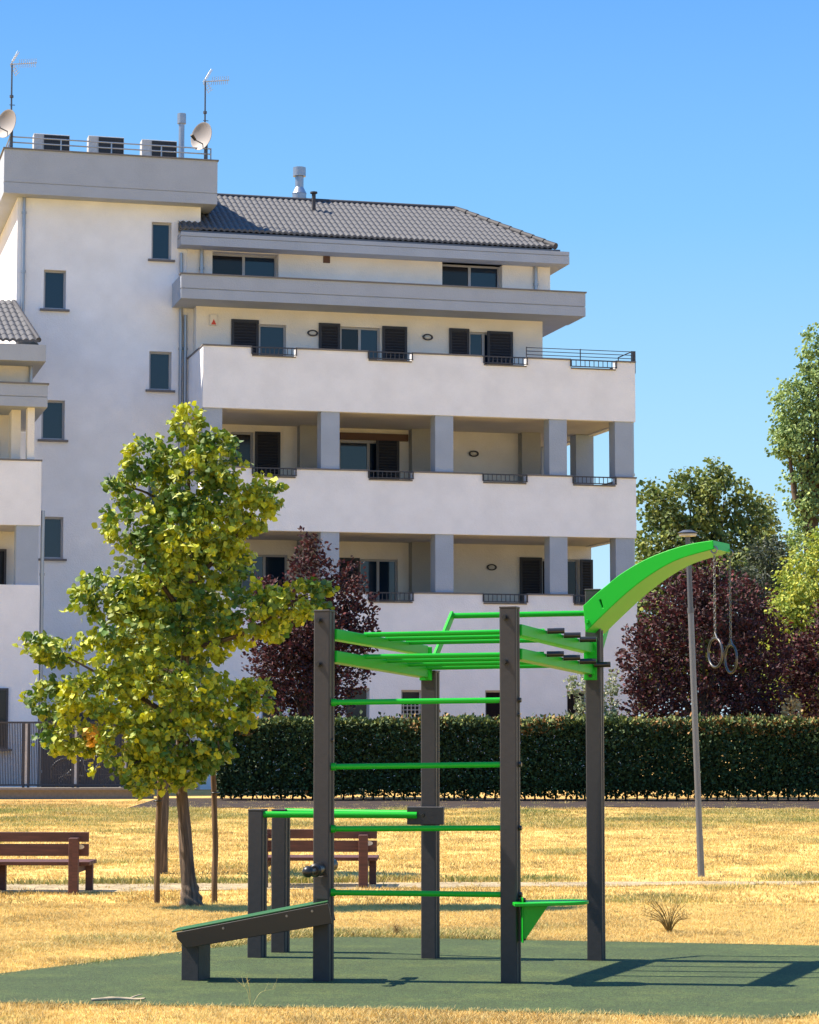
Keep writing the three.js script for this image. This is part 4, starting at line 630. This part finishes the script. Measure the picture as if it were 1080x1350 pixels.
// ------------------------------------------------------------------ grass
{
  const tuft = (n, h, sp, w) => { const pos = [], idx = []; for (let i = 0; i < n; i++) { const a = i / n * 6.283 + hash(i, n, 7) * 2, r = sp * hash(i, n, 8), x = Math.cos(a) * r, z = Math.sin(a) * r, hh = h * (.5 + .7 * hash(i, n, 9)), lx = Math.cos(a) * hh * (.3 + 1.0 * hash(i, n, 10)), lz = Math.sin(a) * hh * (.3 + 1.0 * hash(i, n, 11)), k = pos.length / 3, px = -Math.sin(a * 1.7) * w, pz = Math.cos(a * 1.7) * w; pos.push(x - px, -.005, z - pz, x + px, -.005, z + pz, x + lx * .4 + px * .7, hh * .6, z + lz * .4 + pz * .7, x + lx * .4 - px * .7, hh * .6, z + lz * .4 - pz * .7, x + lx, hh, z + lz); idx.push(k, k + 1, k + 2, k, k + 2, k + 3, k + 3, k + 2, k + 4); } const g = new THREE.BufferGeometry(); g.setAttribute('position', new THREE.Float32BufferAttribute(pos, 3)); g.setIndex(idx); g.computeVertexNormals(); return g; };
  const mat = new THREE.MeshPhysicalMaterial({ color: 0xffffff, roughness: .85, transmission: .3, thickness: 0, side: THREE.DoubleSide });
  const lay = (name, geo, n, xr, zr, size, dens) => {
    const list = []; let guard = 0;
    while (list.length < n && guard++ < n * 12) { const z = rr(zr[0], zr[1]), half = xr(z), x = rr(-half, half); if (inMat(x, z, .015 + .09 * rnd() * rnd())) continue; const pz = -23.9 - .11 * x; if (Math.abs(z - pz) < Math.max(.14, .42 - .055 * x) * .95 && rnd() < .93) continue; if (z < -45 && x > -5.4 && rnd() < .9) continue; if (rnd() > dens(x, z)) continue; list.push([x, z]); }
    const im = new THREE.InstancedMesh(geo, mat, list.length), m = new THREE.Matrix4(), q = new THREE.Quaternion(), s = V(1, 1, 1);
    list.forEach(([x, z], i) => {
      const g = greenness(x, z), t = fbm(x * 1.3, z * 1.3, 131, 1 << 18, 3), k = rr(size[0], size[1]) * (.7 + .6 * t) * (1 + 1.1 * g); s.set(k, k * rr(.7, 1.2), k); q.setFromAxisAngle(up, rnd() * 6.283); m.compose(V(x, groundH(x, z), z), q, s); im.setMatrixAt(i, m);
      const c = mixC([.74, .57, .215], [.57, .41, .13], clamp(rnd() * .7 + (t - .45))); if (rnd() < g * .9 + .02) c.lerp(lin(.17, .22, .04), rr(.4, .9)); else if (rnd() < .10 + .25 * smooth(.5, .7, t)) c.multiplyScalar(rr(.35, .75)); im.setColorAt(i, c);
    });
    im.name = name; tag(im, 'short dry yellow grass of the mown lawn', 'grass', null, 'stuff'); scene.add(im);
  };
  lay('grass', tuft(14, .024, .05, .0018), 75000, (z) => 1.2 - z * .24, [-21.5, -12.3], [.6, 1.25], (x, z) => .35 + .65 * fbm(x * .9, z * .9, 133, 1 << 18, 3));
  lay('lawn_grass', tuft(12, .026, .09, .0035), 50000, (z) => 1.5 - z * .22, [-49.2, -21.5], [.7, 1.4], (x, z) => .12 + .6 * fbm(x * .6, z * .6, 135, 1 << 18, 3) * (.5 + greenness(x, z)));
}
function weed(name, lab, x, z, h, n, col, wd = 1) {   // dry twiggy weed
  const o = thing(name, lab, 'weed', [x, groundH(x, z), z]), g = [];
  for (let i = 0; i < n; i++) { const a = rnd() * 6.283, t = rr(.2, .95), e = V(Math.cos(a) * t * h, h * rr(.4, 1), Math.sin(a) * t * h), m = e.clone().multiplyScalar(.5).add(V(-e.x * .12, .03, 0)); g.push(limb([V(0, -.01, 0), m, e], [.0035 * wd, .0028 * wd, .0012 * wd], 5)); for (let k = 0; k < 3; k++) { const p = e.clone().lerp(m, rr(0, .9)); g.push(rod(p, p.clone().add(V(gauss() * .05, rr(.02, .07), gauss() * .05)), .0016 * wd, .0008 * wd, 4)); } }
  add('stems', g, S({ color: lin(...col), roughness: .9 }), o); return o;
}
weed('dry_weed', 'twiggy dead weed standing on the lawn beyond the mat', 2.0, -18.6, .27, 34, [.19, .14, .045]);
weed('dry_weed', 'thin yellow weed stalk poking up over the mat edge', -.90, -13.75, .21, 3, [.5, .44, .17], .5);
tag(add('fallen_twig', [limb([V(-1.83, .022, -13.93), V(-1.70, .026, -13.97), V(-1.60, .02, -13.98), V(-1.52, .03, -13.93)], [.009, .011, .010, .005], 7), limb([V(-1.62, .022, -13.98), V(-1.58, .035, -14.02), V(-1.55, .04, -14.05)], [.006, .005, .003], 6)], S({ color: lin(.42, .34, .23), roughness: .9 }), scene), 'pale dry twig lying on the edge of the green mat', 'twig');
weed('dry_weed', 'small dead weed tuft on the lawn close to the far mat edge', -.1, -18.25, .06, 9, [.2, .13, .05]);

scene.traverse((o) => { if (o.isMesh) { o.castShadow = true; o.receiveShadow = true; } });
renderer.render(scene, camera);
